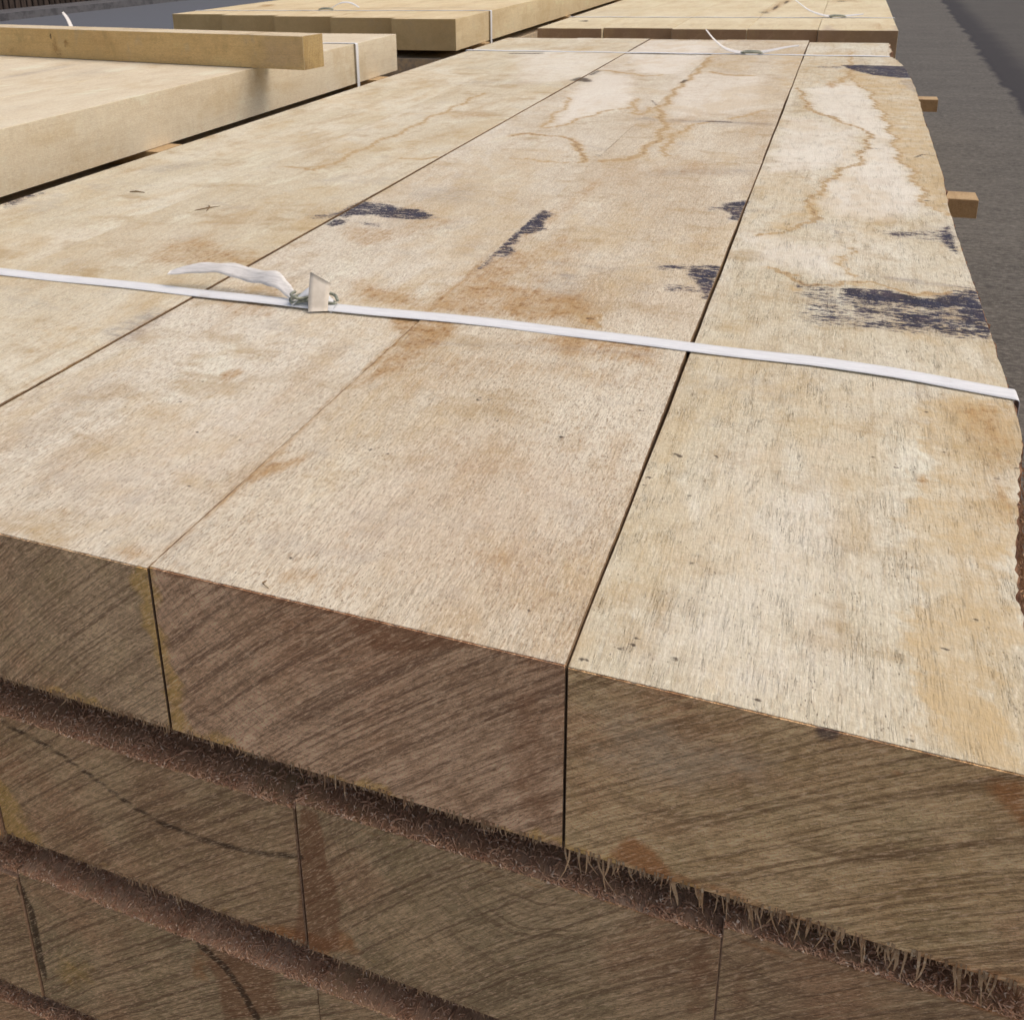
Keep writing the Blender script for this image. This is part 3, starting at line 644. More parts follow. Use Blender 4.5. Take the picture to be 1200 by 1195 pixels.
M_bark = SH('waney_edge'); _p = M_bark.obj()
_c1 = M_bark.mix(M_bark.ss(M_bark.noise(M_bark.vmap(_p, (90, 22, 90)), 1, 5, .7), .38, .64), (.10, .045, .025), (.30, .17, .10))
_c1 = M_bark.mix(M_bark.ss(M_bark.noise(_p, 210, 3, .6), .55, .68), _c1, (.045, .025, .018))
M_bark = M_bark.done(_c1, .9, M_bark.bump(M_bark.noise(M_bark.vmap(_p, (260, 70, 260)), 1, 4, .7), 1.0, .004))

top_specs = [  # x0, x1, y1, material params
 dict(x=(-.281, .432), y1=9.82, m=dict(seed=1, c1=(.73, .695, .575), c2=(.63, .575, .43), c3=(.49, .385, .23), fleck=.35, crack=.85, grain=.62), e=dict(seed=1, base=(.155, .118, .070), light=(.215, .175, .115), dark=(.066, .046, .028), cen=(.03, .79), ang=33, pith=(-.06, .22), ring=150, tint=(.12, .115, .072)),
      label='rightmost oak beam of the top tier, white bleached with tan water marks and a big blue black stain'),
 dict(x=(-1.0118, -.2865), y1=9.96, m=dict(seed=2, c1=(.71, .655, .53), c2=(.62, .545, .415), c3=(.51, .385, .235), fleck=.95, crack=.22, grain=.42), e=dict(seed=2, base=(.155, .115, .084), light=(.225, .175, .135), dark=(.055, .036, .027), cen=(-.245, .79), ang=40, pith=(-.03, .09), ring=210, tint=(.085, .052, .032)),
      label='pinkish oak beam of the top tier, between the whitened right beam and the knotted strap buckle'),
 dict(x=(-1.733, -1.0128), y1=9.97, m=dict(seed=3, c1=(.735, .69, .58), c2=(.66, .60, .475), c3=(.54, .43, .29), fleck=.85, crack=.20, grain=.42), e=dict(seed=3, base=(.128, .102, .074), light=(.18, .15, .11), dark=(.058, .042, .03), cen=(-.5, .79), ang=42, pith=(.10, .12), ring=170, tint=(.10, .088, .048)),
      label='oak beam of the top tier that the wire strap buckle lies on'),
 dict(x=(-2.458, -1.7375), y1=9.98, m=dict(seed=4, c1=(.74, .695, .56), c2=(.65, .585, .435), c3=(.53, .41, .245), fleck=.5, crack=.25, grain=.5), e=dict(seed=4, base=(.12, .10, .08), ang=30, pith=(.0, .4)),
      label='oak beam of the top tier left of the buckle beam, orange smear beside the strap tail'),
 dict(x=(-3.175, -2.4595), y1=9.95, m=dict(seed=5, c1=(.75, .705, .565), c2=(.66, .60, .445), c3=(.53, .415, .25), fleck=.45, crack=.25, grain=.5), e=dict(seed=5, base=(.12, .10, .08), ang=30, pith=(.0, .4)),
      label='leftmost oak beam of the top tier, beside the dark gap to the neighbouring stack'),
]
M_lowside = sawn_wood('rough_brown_side', 19, (.60, .39, .25), (.48, .29, .175), (.36, .20, .11), .9, .6, paint=False)
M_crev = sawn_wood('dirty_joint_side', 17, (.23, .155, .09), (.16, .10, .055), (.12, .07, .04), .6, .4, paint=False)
PLAIN = sawn_wood('oak_side_plain', 9, (.50, .38, .24), (.40, .28, .17), (.36, .24, .15), .6, .4, paint=False)
ei = 0
ZT, ZB = GZ - 1.0, GZ - 1.345
for n_, sp in enumerate(top_specs):
    x0, x1 = sp['x']; mt = sawn_wood('oak_top_face', **sp['m'], paint=True); mend = end_grain('oak_end_face', **sp['e'])
    ys = near_stations(Y0 * S, sp['y1'] * S)
    w_ = (x1 - x0) * S
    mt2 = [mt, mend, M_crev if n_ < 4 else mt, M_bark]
    top = empty('oak_beam', ((x0 + x1) / 2 * S, (Y0 + sp['y1']) / 2 * S, ZB * S)); tag(top, sp['label'], 'oak beam', 'oak beams of the nearest stack')
    V, Fc, MI, at = beam_mesh(x0 * S, x1 * S, Y0 * S, sp['y1'] * S, ZT * S + (0, .0008, -.0010, .0006, 0)[n_], ZB * S, n_ + 1, nx=(88 if n_ < 3 else 50), ys=ys, nz=26, ragged=(.0007 if n_ < 3 else .0003), wobble=(.0010 if n_ < 3 else .0002),
                              marks_top=TOP, marks_front=FRONT, xr=xr_main if n_ == 0 else None, rough_right=.0009 if n_ == 0 else 0, side_slot=2)
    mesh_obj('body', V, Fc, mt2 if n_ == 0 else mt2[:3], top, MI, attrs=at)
    if n_ == 0:
        bl = fringe_blades(x0 * S + .003, .345 * S, ZB * S, Y0 * S, 3200, .0010, .0055, 26, (.006, .012), 11)
        # bristles along the waney right edge, near end
        rs = np.random.default_rng(3)
        for _ in range(700):
            y = rs.uniform(1.16, 2.05) * S; x = float(xr_main(np.array([y]))[0]); z = (ZT * S) - rs.uniform(.001, .03); xx = x + (ZT * S - z) * .35
            L = rs.uniform(.002, .007); out = ((xx, y, z), (xx + L * .6, y - L * rs.normal(0, .5), z - L * .5), (xx + L * .8, y + L * rs.normal(0, .9), z - L)); bl.append((out, (.0006, .0004, .0001)))
        strips(bl, M_fibre, 'torn_fringe', top)
        strips(fringe_blades(-.27 * S, .335 * S, ZB * S, Y0 * S, 0, .001, .002, 84, (.014, .034), 19), M_splint, 'long_splinters', top)
    elif n_ < 3:
        strips(fringe_blades(x0 * S, x1 * S, ZB * S, Y0 * S, 3000, .0010, .0050, 14, (.008, .016), 12 + n_), M_fibre, 'torn_fringe', top)

# lower tiers: seams, tops and bottoms as surveyed on the front of the stack
def tier(seams, tops, bots, lab, seeds, groupname, fr=3, ymax=9.95, detail=True):
    for k in range(len(seams) - 1):
        xa, xb = seams[k + 1], seams[k]
        g = .0022
        sd_ = seeds + k
        rnd = random.Random(sd_)
        e = end_grain('oak_end_face', sd_, gain=5.0, base=(.125 + rnd.uniform(-.012, .012), .10, .068), light=(.185, .152, .105), dark=(.058, .041, .028), cen=((xa + xb) / 2 * S, (GZ + (tops[k] + bots[k]) / 2) * S), ang=rnd.choice([34, 38, 41, 43]), pith=(rnd.uniform(-.08, .08), rnd.choice([-.12, .10, .15])), ring=170, tint=(.095, .08, .045)) if detail else PLAIN
        o = empty('oak_beam', ((xa + xb) / 2 * S, (Y0 + ymax) / 2 * S, (GZ + bots[k]) * S))
        tag(o, lab[k], 'oak beam', 'oak beams of the nearest stack')
        dy = rnd.uniform(-.001, .002)
        yy = np.concatenate([np.linspace(Y0 * S + dy, Y0 * S + .06, 12), np.linspace(Y0 * S + .15, ymax * S, 16)])
        V, Fc, MI, at = beam_mesh(xa * S + g * .3, xb * S - g * .3, Y0 * S + dy, ymax * S, (GZ + tops[k]) * S, (GZ + bots[k]) * S, sd_, nx=50 if detail else 4, ys=yy, nz=26 if detail else 2, ragged=.0006, marks_front=FRONT if detail else None, sag=(-1.447 - tops[k]) * S if tops[k] > -1.46 else 0)
        mesh_obj('body', V, Fc, [M_lowside, e], o, MI, attrs=at)
        if detail and bots[k] > -2.3:
            strips(fringe_blades(xa * S, xb * S, (GZ + bots[k]) * S, Y0 * S + dy, 2800, .0010, .0050, 20, (.008, .018), sd_ + 40), M_fibre, 'torn_fringe', o)
tier([.43, -.04, -.77, -1.50, -2.23, -3.17], [-1.408, -1.430, -1.447, -1.460, -1.460], [-1.80, -1.785, -1.780, -1.79, -1.79],
     ['right end beam of the second tier, below the big stained beam', 'second tier oak beam under the vertical split, right of the brown wedge stain', 'second tier oak beam with a long curved dark crack, left of the brown wedge stain',
      'second tier oak beam at the left edge of the photo, yellow stained end', 'leftmost oak beam of the second tier, outside the left edge of the photo'], 20, '', fr=5)
tier([.43, -.03, -.758, -1.488, -2.22, -3.17], [-1.88, -1.88, -1.882, -1.90, -1.90], [-2.26, -2.26, -2.262, -2.265, -2.265],
     ['right end beam of the third tier, hidden below the photo edge', 'third tier oak beam right of the orange cracked end', 'third tier oak beam with a dark diagonal crack and orange stains, bottom left',
      'third tier oak beam at the left edge, left of the thin crooked crack', 'leftmost oak beam of the third tier, outside the photo'], 30, '')
tier([.43, -.04, -.77, -1.50, -2.23, -3.17], [-2.34] * 5, [-2.70] * 5,
     ['right end beam of the fourth tier', 'fourth tier oak beam, second from the right', 'middle oak beam of the fourth tier', 'fourth tier oak beam at the bottom left corner of the photo', 'leftmost oak beam of the fourth tier'], 40, '')
tier([.43, -.30, -1.03, -1.76, -2.49, -3.17], [-2.79] * 5, [-3.13] * 5,
     ['right end beam of the bottom tier', 'bottom tier oak beam, second from the right', 'middle oak beam of the bottom tier', 'bottom tier oak beam, second from the left', 'leftmost oak beam of the bottom tier'], 50, '', detail=False)

# shavings lying in the gaps: uncountable
def shavings(zt_fn, x0, x1, y0, depth, n, seed, label):
    rs = np.random.default_rng(seed); bl = []
    hz = rs.random(60) ** 1.5; pile = lambda x: float(np.interp((x - x0) / (x1 - x0) * 59, np.arange(60), hz))
    for _ in range(n):
        x = rs.uniform(x0, x1); d = rs.random() ** 1.4 * depth; y = y0 + .0008 + d; pl = pile(x)
        if rs.random() > .35 + .65 * pl: continue
        z = zt_fn(x) + rs.random() * (.0008 + (.02 + .13 * pl * pl) * min(d, .03)) + .0004
        L = rs.uniform(.0018, .0062) * (2.6 if rs.random() < .08 else 1); a = rs.uniform(0, math.pi); e = rs.normal(0, .22); cu = rs.normal(0, .13)
        dx, dy, dz = math.cos(a) * L / 2, math.sin(a) * L / 2, abs(e) * L / 2
        w_ = rs.uniform(.0004, .0012)
        pts = [(x - dx, max(y - dy, y0 + .0004), z), (x + cu * dy, max(y - cu * dx, y0 + .0005), z + dz + .0006), (x + dx, max(y + dy, y0 + .0004), z + dz * .6)]
        bl.append((pts, (w_ * .5, w_, w_ * .3)))
    o = strips(bl, M_shaving, 'wood_shavings'); tag(o, label, 'wood shavings', None, 'stuff')
shavings(lambda x: (GZ + (-1.408 if x / S > -.04 else -1.430 if x / S > -.77 else -1.447 if x / S > -1.5 else -1.460)) * S, -1.55 * S, .36 * S, Y0 * S, .055, 8500, 5, 'brown wood shavings lying in the gap between the first and second tier')
shavings(lambda x: (GZ - 1.885) * S, -1.65 * S, -.45 * S, Y0 * S, .055, 6500, 6, 'brown wood shavings lying in the gap between the second and third tier')
shavings(lambda x: (GZ - 2.34) * S, -1.8 * S, -1.2 * S, Y0 * S, .05, 4200, 7, 'brown wood shavings lying in the gap above the fourth tier')
# a layer of compacted fibre under the loose ones makes the gap floor lumpy (part of the same mass)

# ---------------- bearers
M_bearer = sawn_wood('bearer_wood', 12, (.56, .42, .25), (.50, .36, .20), (.44, .31, .17), .35, .3, paint=False, speck=.5)
M_bearer_s = sawn_wood('bearer_end', 13, (.50, .34, .165), (.43, .28, .13), (.38, .24, .11), .3, .3, paint=False, speck=.6)
def bearer(x0, x1, y, zt, zb, label, wd=.27, grp='wooden bearers between the tiers'):
    V, Fc, MI, at = beam_mesh(x0 * S, x1 * S, y * S, (y + wd) * S, (GZ + zt) * S, (GZ + zb) * S, x1 * 3 + y, nx=6, nz=3, ys=np.linspace(y * S, (y + wd) * S, 5))
    o = mesh_obj('bearer', V, Fc, [M_bearer, M_bearer_s], None, MI); tag(o, label, 'bearer', grp)
lv = [(-1.346, -1.4465, 'just under the top tier'), (-1.802, -1.878, 'under the second tier'), (-2.266, -2.338, 'under the third tier'), (-2.702, -2.788, 'under the fourth tier')]
for zt, zb, wh in lv:
    for y, xe, nm in ((2.9, .40, 'near, flush with the beams'), (5.60, .725, 'sticking out near the middle'), (8.92, .755, 'sticking out near the far end')):
        zz = zt + .0
        lb = 'wooden bearer %s of the nearest stack, %s' % (wh, nm)
        if zt > -1.4:
            lb = {2.9: 'hidden wooden bearer under the top tier nearest the camera', 5.60: 'nearer of the two square bearers poking out over the asphalt at the right', 8.92: 'farther of the two square bearers poking out over the asphalt at the right'}[y]
        elif y > 3: xe = .40
        bearer(-3.17, xe, y, zt - .001, zb + .001, lb, wd=.17)
for y, w3 in zip((2.4, 5.6, 8.6), ('near', 'middle', 'far')): bearer(-3.2, .42, y, -3.131, -3.249, w3 + ' thick ground bearer carrying the nearest stack', wd=.3, grp='ground bearers')

# ---------------- straps
def strap_mat():
    s = SH('woven_strap'); p = s.obj()
    n = s.noise(s.vmap(p, (40, 700, 400)), 1, 3, .6); b = s.noise(s.vmap(p, (500, 2200, 800)), 1, 2, .5)
    c = s.mix(s.ss(n, .4, .65), (.84, .865, .885), (.74, .765, .79)); c = s.mix(s.ss(s.noise(p, 22, 5, .7), .60, .80, 0, .45), c, (.52, .49, .45))
    s.b.inputs['Specular IOR Level'].default_value = .4
    return s.done(c, .5, s.bump(s.ma('ADD', n, b), .5, .0006))
M_strap = strap_mat()
def tail_mat():
    s = SH('strap_tail'); p = s.obj()
    n = s.noise(s.vmap(p, (50, 600, 500)), 1, 3, .6)
    c = s.mix(s.ss(n, .4, .65), (.82, .81, .79), (.68, .67, .65)); s.b.inputs['Transmission Weight'].default_value = 0.0
    return s.done(c, .45, s.bump(n, .5, .0008))
M_tail = tail_mat()
M_wire = SH('galvanised_wire'); M_wire.b.inputs['Metallic'].default_value = .55; _q = M_wire.obj()
M_wire = M_wire.done(M_wire.mix(M_wire.ss(M_wire.noise(_q, 220, 4, .65), .4, .65), (.40, .42, .34), (.22, .235, .19)), .5)
M_card = SH('paper_tag'); _q = M_card.obj()
M_card = M_card.done(M_card.mix(M_card.ss(M_card.noise(_q, 90, 4, .7), .4, .7), (.78, .72, .62), (.70, .64, .54)), .8)

def ribbon(pts, sides, thick, mat, name, parent=None, close=False):
    """pts: centre line; sides: half-width vectors; extruded to a thin solid"""
    P = np.array(pts, float); Sd = np.array(sides, float); n = len(P); V = []; Fc = []
    cross = [-1, -.5, 0, .5, 1]; m = len(cross)
    for i in range(n):
        a, b = P[(i - 1) % n if close else max(i - 1, 0)], P[(i + 1) % n if close else min(i + 1, n - 1)]
        t = b - a; nr = np.cross(t, Sd[i]); nr /= (np.linalg.norm(nr) + 1e-9)
        for sgn in (1, -1):
            for c in cross: V.append(P[i] + Sd[i] * c + nr * sgn * thick / 2 * (1 - .35 * abs(c) ** 4))
    for i in range(n if close else n - 1):
        a, b = i * 2 * m, ((i + 1) % n) * 2 * m
        for q in range(m - 1):
            Fc.append((a + q, a + q + 1, b + q + 1, b + q)); Fc.append((a + m + q + 1, a + m + q, b + m + q, b + m + q + 1))
        Fc.append((a, b, b + m, a + m)); Fc.append((a + m - 1, a + 2 * m - 1, b + 2 * m - 1, b + m - 1))
    if not close:
        e = (n - 1) * 2 * m
        Fc.append(tuple(list(range(0, m)) + list(range(2 * m - 1, m - 1, -1))))
        Fc.append(tuple([e + k for k in range(m - 1, -1, -1)] + [e + k for k in range(m, 2 * m)]))
    return mesh_obj(name, V, Fc, mat, parent, smooth=True)

def curve_pts(ctrl, n):
    c = np.array(ctrl, float); m = len(c); out = []
    for t in np.linspace(0, m - 1, n):
        i = min(int(t), m - 2); f = t - i; p0, p1, p2, p3 = c[max(i - 1, 0)], c[i], c[i + 1], c[min(i + 2, m - 1)]
        out.append(.5 * ((2 * p1) + (-p0 + p2) * f + (2 * p0 - 5 * p1 + 4 * p2 - p3) * f * f + (-p0 + 3 * p1 - 3 * p2 + p3) * f ** 3))
    return np.array(out)

def band(parent, xl, xr_, zt, zb, yfun, hw, th=.0012, name='band', mat=None, over=None):
    """strap looped round a stack: over the top, down both sides, under the bottom"""
    pts = []; e = .0035; o_ = .0016
    X0, X1, Z0, Z1 = xl * S - o_, xr_ * S + o_, (GZ + zb) * S - o_, (GZ + zt) * S + o_
    for x in np.linspace(X0 + e, X1 - e, 60): pts.append((x, Z1 + .0004 * math.sin(x * 31)))
    for a in (60, 30): pts.append((X1 - e + e * math.cos(math.radians(a)), Z1 - e + e * math.sin(math.radians(a))))
    for z in np.linspace(Z1 - e, Z0 + e, 10): pts.append((X1, z))
    for x in np.linspace(X1 - e, X0 + e, 8): pts.append((x, Z0))
    for z in np.linspace(Z0 + e, Z1 - e, 10): pts.append((X0, z))
    P = [(x, yfun(x / S) * S, z) for x, z in pts]
    sd = [(0, hw, 0)] * len(P)
    return ribbon(P, sd, th, mat or M_strap, name, parent, close=True)
def wire(pts, r, mat, name, parent, close=False, n=40):
    P = curve_pts(pts, n); V = []; Fc = []; m = 8
    for i in range(n):
        t = P[min(i + 1, n - 1)] - P[max(i - 1, 0)]; t /= np.linalg.norm(t); u = np.cross(t, (0.1, .2, 1)); u /= np.linalg.norm(u); v = np.cross(t, u)
        for k in range(m): a = k * 2 * math.pi / m; V.append(P[i] + r * (math.cos(a) * u + math.sin(a) * v))
    for i in range(n - 1):
        for k in range(m): Fc.append((i * m + k, i * m + (k + 1) % m, (i + 1) * m + (k + 1) % m, (i + 1) * m + k))
    Fc.append(tuple(range(m))[::-1]); Fc.append(tuple((n - 1) * m + k for k in range(m)))
    return mesh_obj(name, V, Fc, mat, parent, smooth=True)

# near strap with its knotted wire buckle
st = empty('strap', (-1.33 * S, 2.36 * S, ZT * S)); tag(st, 'white woven strap knotted round a wire buckle with a paper tag, nearest the camera', 'strap', 'white straps round the stacks')
yk = [-3.2, -2.485, -1.95, -1.35, -.77, -.28, .0, .2, .43]; yv = [2.33, 2.345, 2.362, 2.372, 2.400, 2.388, 2.392, 2.375, 2.335]
band(st, -3.205, .434, -1.0, -3.131, lambda x: float(np.interp(x, yk, yv)),   .0295 * S, th=.0007)
def BP(x, y, h): return (x * S, y * S, ZT * S + h)
# tail: wide flat end lifting off to the left
ctl = [BP(-1.405, 2.372, .004), BP(-1.44, 2.40, .010), BP(-1.50, 2.42, .020), BP(-1.58, 2.43, .020), BP(-1.665, 2.43, .025), BP(-1.76, 2.42, .024), BP(-1.86, 2.40, .017)]
P_ = curve_pts(ctl, 40); sd_ = []
for i in range(40):
    t = i / 39; tw = .30 + .45 * math.sin(t * 3.2) + .16 * math.sin(t * 17) ; hw = .0088 * (1 + .10 * math.sin(t * 23) + .08 * math.sin(t * 41)) * (.38 + .62 * min(1, t * 3.5)) * (1 - .40 * max(0, t - .62) / .38)
    sd_.append((hw * .25 * math.sin(t * 5), hw * math.cos(tw), hw * math.sin(tw)))
ribbon(P_, sd_, .0008, M_tail, 'tail', st)
# short second tail looping through the buckle
P_ = curve_pts([BP(-1.40, 2.36, .006), BP(-1.375, 2.39, .014), BP(-1.345, 2.40, .013), BP(-1.31, 2.385, .006), BP(-1.275, 2.365, .002)], 20)
ribbon(P_, [(0, .008, .003)] * 20, .0009, M_strap, 'strap_loop', st)
bk = empty('buckle', (-1.35 * S, 2.36 * S, ZT * S)); bk.parent = st; bk.matrix_parent_inverse = Matrix.Translation(st.location).inverted()
wr = .0018
wire([BP(-1.30, 2.40, .005), BP(-1.345, 2.405, .009), BP(-1.39, 2.395, .010), BP(-1.418, 2.37, .007), BP(-1.402, 2.352, .005), BP(-1.37, 2.366, .007), BP(-1.31, 2.374, .006), BP(-1.284, 2.38, .005), BP(-1.281, 2.385, .005), BP(-1.30, 2.40, .005)], wr, M_wire, 'wire_frame', bk)
wire([BP(-1.412, 2.385, .013), BP(-1.408, 2.355, .014), BP(-1.385, 2.350, .011), BP(-1.365, 2.375, .010), BP(-1.335, 2.41, .012), BP(-1.30, 2.415, .010), BP(-1.28, 2.395, .007)], wr, M_wire, 'wire_frame', bk)
# paper tag standing in the buckle
q0, q1, q2, q3 = [np.array(a_) for a_ in ([v * S for v in (onz(361, 365.5, -.997) + np.array([0, 0, GZ]))], [v * S for v in (onz(384, 364.5, -.997) + np.array([0, 0, GZ]))], [v * S for v in (ony(388.5, 332, 2.395) + np.array([0, 0, GZ]))], [v * S for v in (ony(364.5, 318.5, 2.395) + np.array([0, 0, GZ]))])]
nn = 8; P_, sd_ = [], []
for i in range(nn):
    t = i / (nn - 1); a_ = q0 + (q3 - q0) * t; b_ = q1 + (q2 - q1) * t; off = np.array((0, -.0022 * math.sin(t * 2.6), 0)); P_.append((a_ + b_) / 2 + off); sd_.append((b_ - a_) / 2)
ribbon(P_, sd_, .0007, M_card, 'paper_tag', st)

def far_strap(y, xl, xr_, zt, zb, hw, label, bx, tails, yf=None):
    z0 = (GZ + zt) * S
    e_ = empty('strap', (bx * S, y * S, z0)); tag(e_, label, 'strap', 'white straps round the stacks')
    band(e_, xl, xr_, zt, zb, yf or (lambda x: y), hw)
    if bx is not None and tails:
        wire([(bx * S - .03, y * S, z0 + .006), (bx * S - .015, y * S + .012, z0 + .010), (bx * S + .02, y * S + .012, z0 + .009), (bx * S + .035, y * S, z0 + .006), (bx * S + .02, y * S - .012, z0 + .009), (bx * S - .015, y * S - .012, z0 + .008), (bx * S - .03, y * S, z0 + .006)], .0032, M_wire, 'buckle', e_)
        for tl in tails:
            c_ = curve_pts([np.array(p) for p in tl], 24); sd = []
            for i in range(24): h_ = .011 * (1 - .6 * i / 23); sd.append((0, h_, h_ * .35))
            ribbon(c_, sd, .0012, M_tail, 'tail', e_)
yy = 8.78
far_strap(yy, -3.2, .352, -1.0, -3.131, .030 * S, 'thin far white strap near the far end of the nearest stack, curved tail standing up', -.70,
          [[(-.74 * S, yy * S, ZT * S + .006), (-.84 * S, yy * S, ZT * S + .010), (-.93 * S, (yy + .03) * S, ZT * S + .022), (-1.01 * S, (yy + .05) * S, ZT * S + .045), (-1.08 * S, (yy + .05) * S, ZT * S + .075)],
           [(-.64 * S, yy * S, ZT * S + .006), (-.54 * S, (yy + .02) * S, ZT * S + .014), (-.42 * S, (yy + .08) * S, ZT * S + .022), (-.33 * S, (yy + .1) * S, ZT * S + .026)]])

# ---------------- other stacks
def smooth_stack(name_lab, grp, xs, y0s, y1, tiers, mat_top, mat_side, mat_end, labels, hid):
    for ti, (zt, zb) in enumerate(tiers):
        for k in range(len(xs) - 1):
            xa, xb = xs[k + 1], xs[k]; y0 = y0s[k] + (0 if ti == 0 else .0)
            o = None
            V, Fc, MI, at = beam_mesh(xa * S + .0008, xb * S - .0008, y0 * S, y1 * S, (GZ + zt) * S, (GZ + zb) * S, k + ti * 7 + len(grp), nx=10, nz=4, ys=np.linspace(y0 * S, y1 * S, 40), wobble=.0006, ragged=.0003,
                                      marks_top=labels.get('mt') if ti == 0 else None, marks_front=labels.get('mf') if ti == 0 else None)
            # side face gets its own material: slot 0 top, 1 end
            o = mesh_obj('oak_beam', V, Fc, [mat_top, mat_end], None, MI, attrs=at)
            tag(o, labels.get((ti, k)) or hid[ti if ti < len(hid) else -1], 'oak beam', grp)

M_cream = sawn_wood('fresh_oak_pale', 20, (.78, .71, .55), (.73, .64, .475), (.66, .56, .40), .22, .12, paint=True, grain=.30, fuzz=.5, speck=.35)
M_yell = sawn_wood('fresh_oak_yellow', 21, (.78, .66, .43), (.70, .57, .35), (.62, .49, .29), .25, .15, paint=True, grain=.32, fuzz=.5, speck=.4)
M_yend = sawn_wood('fresh_oak_end', 22, (.74, .53, .25), (.66, .46, .21), (.60, .41, .18), .2, .1, paint=True, grain=.2, fuzz=.5, speck=.4)
M_brend = sawn_wood('weathered_oak_end', 23, (.50, .345, .20), (.42, .28, .155), (.38, .25, .14), .3, .2, paint=True, grain=.3, fuzz=.5, speck=.5)
M_far = sawn_wood('far_oak_top', 24, (.76, .68, .48), (.69, .60, .40), (.62, .52, .34), .25, .15, paint=True, grain=.35, fuzz=.5, speck=.45)

def Tz(z): 
    def f(ch, kind, px, soft, st): return (ch, kind, [onz(u, v, z)[:2] * S for u, v in px], soft, st)
    return f
# stack beside, left
zL = -.772
tL = Tz(zL)
mL = [tL('grey', 'l', [(0, 92), (30, 87), (90, 75)], .05, .7), tL('grey', 'a', [(80, 82), (130, 78), (140, 90), (70, 92)], .1, .5), tL('tan', 'a', [(60, 90), (120, 92), (110, 110), (60, 108)], .15, .5)]
smooth_stack('', 'oak beams of the left stack', [-3.50, -4.235, -4.975, -5.71, -6.45], [-.8, -.75, -.82, -.78], 7.89, [(zL, -1.073), (-1.165, -1.47), (-1.56, -1.87), (-1.96, -2.27), (-2.36, -2.70), (-2.79, -3.13)], M_cream, None, M_yend,
   {(0, 0): 'smooth pale oak beam along the right edge of the left stack, strap round its far end', (0, 1): 'second top beam from the right of the left stack, under the loose timber', (0, 2): 'third top beam from the right of the left stack', (0, 3): 'leftmost top beam of the left stack',
    (1, 0): 'beam under the right edge of the left stack, in the dark gap', 'mt': mL}, ['', 'beam hidden in the second tier of the left stack', 'beam hidden in the third tier of the left stack', 'beam hidden in the fourth tier of the left stack', 'beam hidden in the fifth tier of the left stack', 'beam hidden in the bottom tier of the left stack'])
for zt, zb, wh in ((-1.074, -1.164, 'top'), (-1.471, -1.559, 'second'), (-1.871, -1.959, 'third'), (-2.271, -2.359, 'fourth'), (-2.701, -2.789, 'fifth')):
    for y, nm in ((.9, 'near'), (4.45, 'middle'), (7.30, 'far')):
        bearer(-6.4, -3.42 if zt > -1.2 else -3.55, y, zt - .001, zb + .001, '%s bearer under the %s tier of the left stack' % (nm, wh), wd=.22, grp='bearers of the left stack')
for y, w3 in zip((.9, 4.5, 7.3), ('near', 'middle', 'far')): bearer(-6.4, -3.55, y, -3.131, -3.249, w3 + ' ground bearer carrying the left stack', grp='ground bearers of the left stack')
far_strap(7.10, -6.46, -3.49, zL, -3.131, .022 * S, 'white strap going down the side of the left stack, tail behind the loose timber', -6.15,
          [[(-6.18 * S, 7.12 * S, (GZ + zL) * S + .01), (-6.24 * S, 7.14 * S, (GZ - .68) * S), (-6.30 * S, 7.17 * S, (GZ - .60) * S), (-6.37 * S, 7.2 * S, (GZ - .545) * S)]])
# loose timber lying across it
dv = np.array([-2.87, .44]); dv /= np.linalg.norm(dv)
M_loose_s = sawn_wood('loose_timber_side', 31, (.78, .56, .26), (.70, .49, .215), (.62, .41, .18), .3, .35, paint=True, grain=.4, fuzz=.6, speck=.8)
M_loose_t = sawn_wood('loose_timber_top', 32, (.74, .64, .46), (.68, .57, .39), (.62, .5, .33), .2, .2, paint=False, grain=.3)
M_loose_e = end_grain('loose_timber_end', 33, gain=1.0, base=(.52, .38, .17), light=(.60, .45, .22), dark=(.40, .27, .11), ang=60, pith=(0, 0), ring=300, tint=(.28, .21, .08), tk=.2)
Lb, wb = 4.4 * S, .205 * S
V, Fc, MI, at = beam_mesh(-wb / 2, wb / 2, 0, Lb, .207 * S, 0, 3.3, nx=8, nz=10, ys=np.linspace(0, Lb, 120), ragged=.0004, wobble=.001)
# faces: top keeps slot 0; the two long sides take the darker sawn face
nXg, nYg = 10, 122
V = np.array(V)
A_ = np.zeros((len(V), 4)); B_ = np.zeros((len(V), 4))
side = np.abs(V[:, 0] + wb / 2) < .004
sv = V[side][:, [1, 2]]
ms = [('pink', 'a', [(.0, .0), (.13, .0), (.12, .08), (0, .08)], .04, .7), ('dirt', 'l', [(.02, .065), (.05, .05), (.03, .03), (.06, .02)], .012, .5), ('dirt', 'l', [(.865, .075), (.87, .055)], .010, .95), ('rust', 'a', [(.83, .0), (.88, .0), (.87, .06), (.855, .06)], .02, .7),
      ('rust', 'a', [(.80, .03), (.82, .03), (.82, .05), (.80, .05)], .012, .9), ('rust', 'a', [(1.02, .01), (1.06, .01), (1.05, .03)], .02, .7), ('dirt', 'l', [(1.1, .075), (1.105, .072)], .008, .8)]
a_, b_ = paint(sv, ms); A_[side] = a_; B_[side] = b_
o_mi = np.array(MI); fc = np.array([f for f in Fc]); cen = V[fc].mean(1)
vert_n = np.abs(np.cross(V[fc[:, 1]] - V[fc[:, 0]], V[fc[:, 2]] - V[fc[:, 0]])); isside = (vert_n[:, 0] > vert_n[:, 1]) & (vert_n[:, 0] > vert_n[:, 2])
o_mi[isside] = 2
yb0 = 5.55
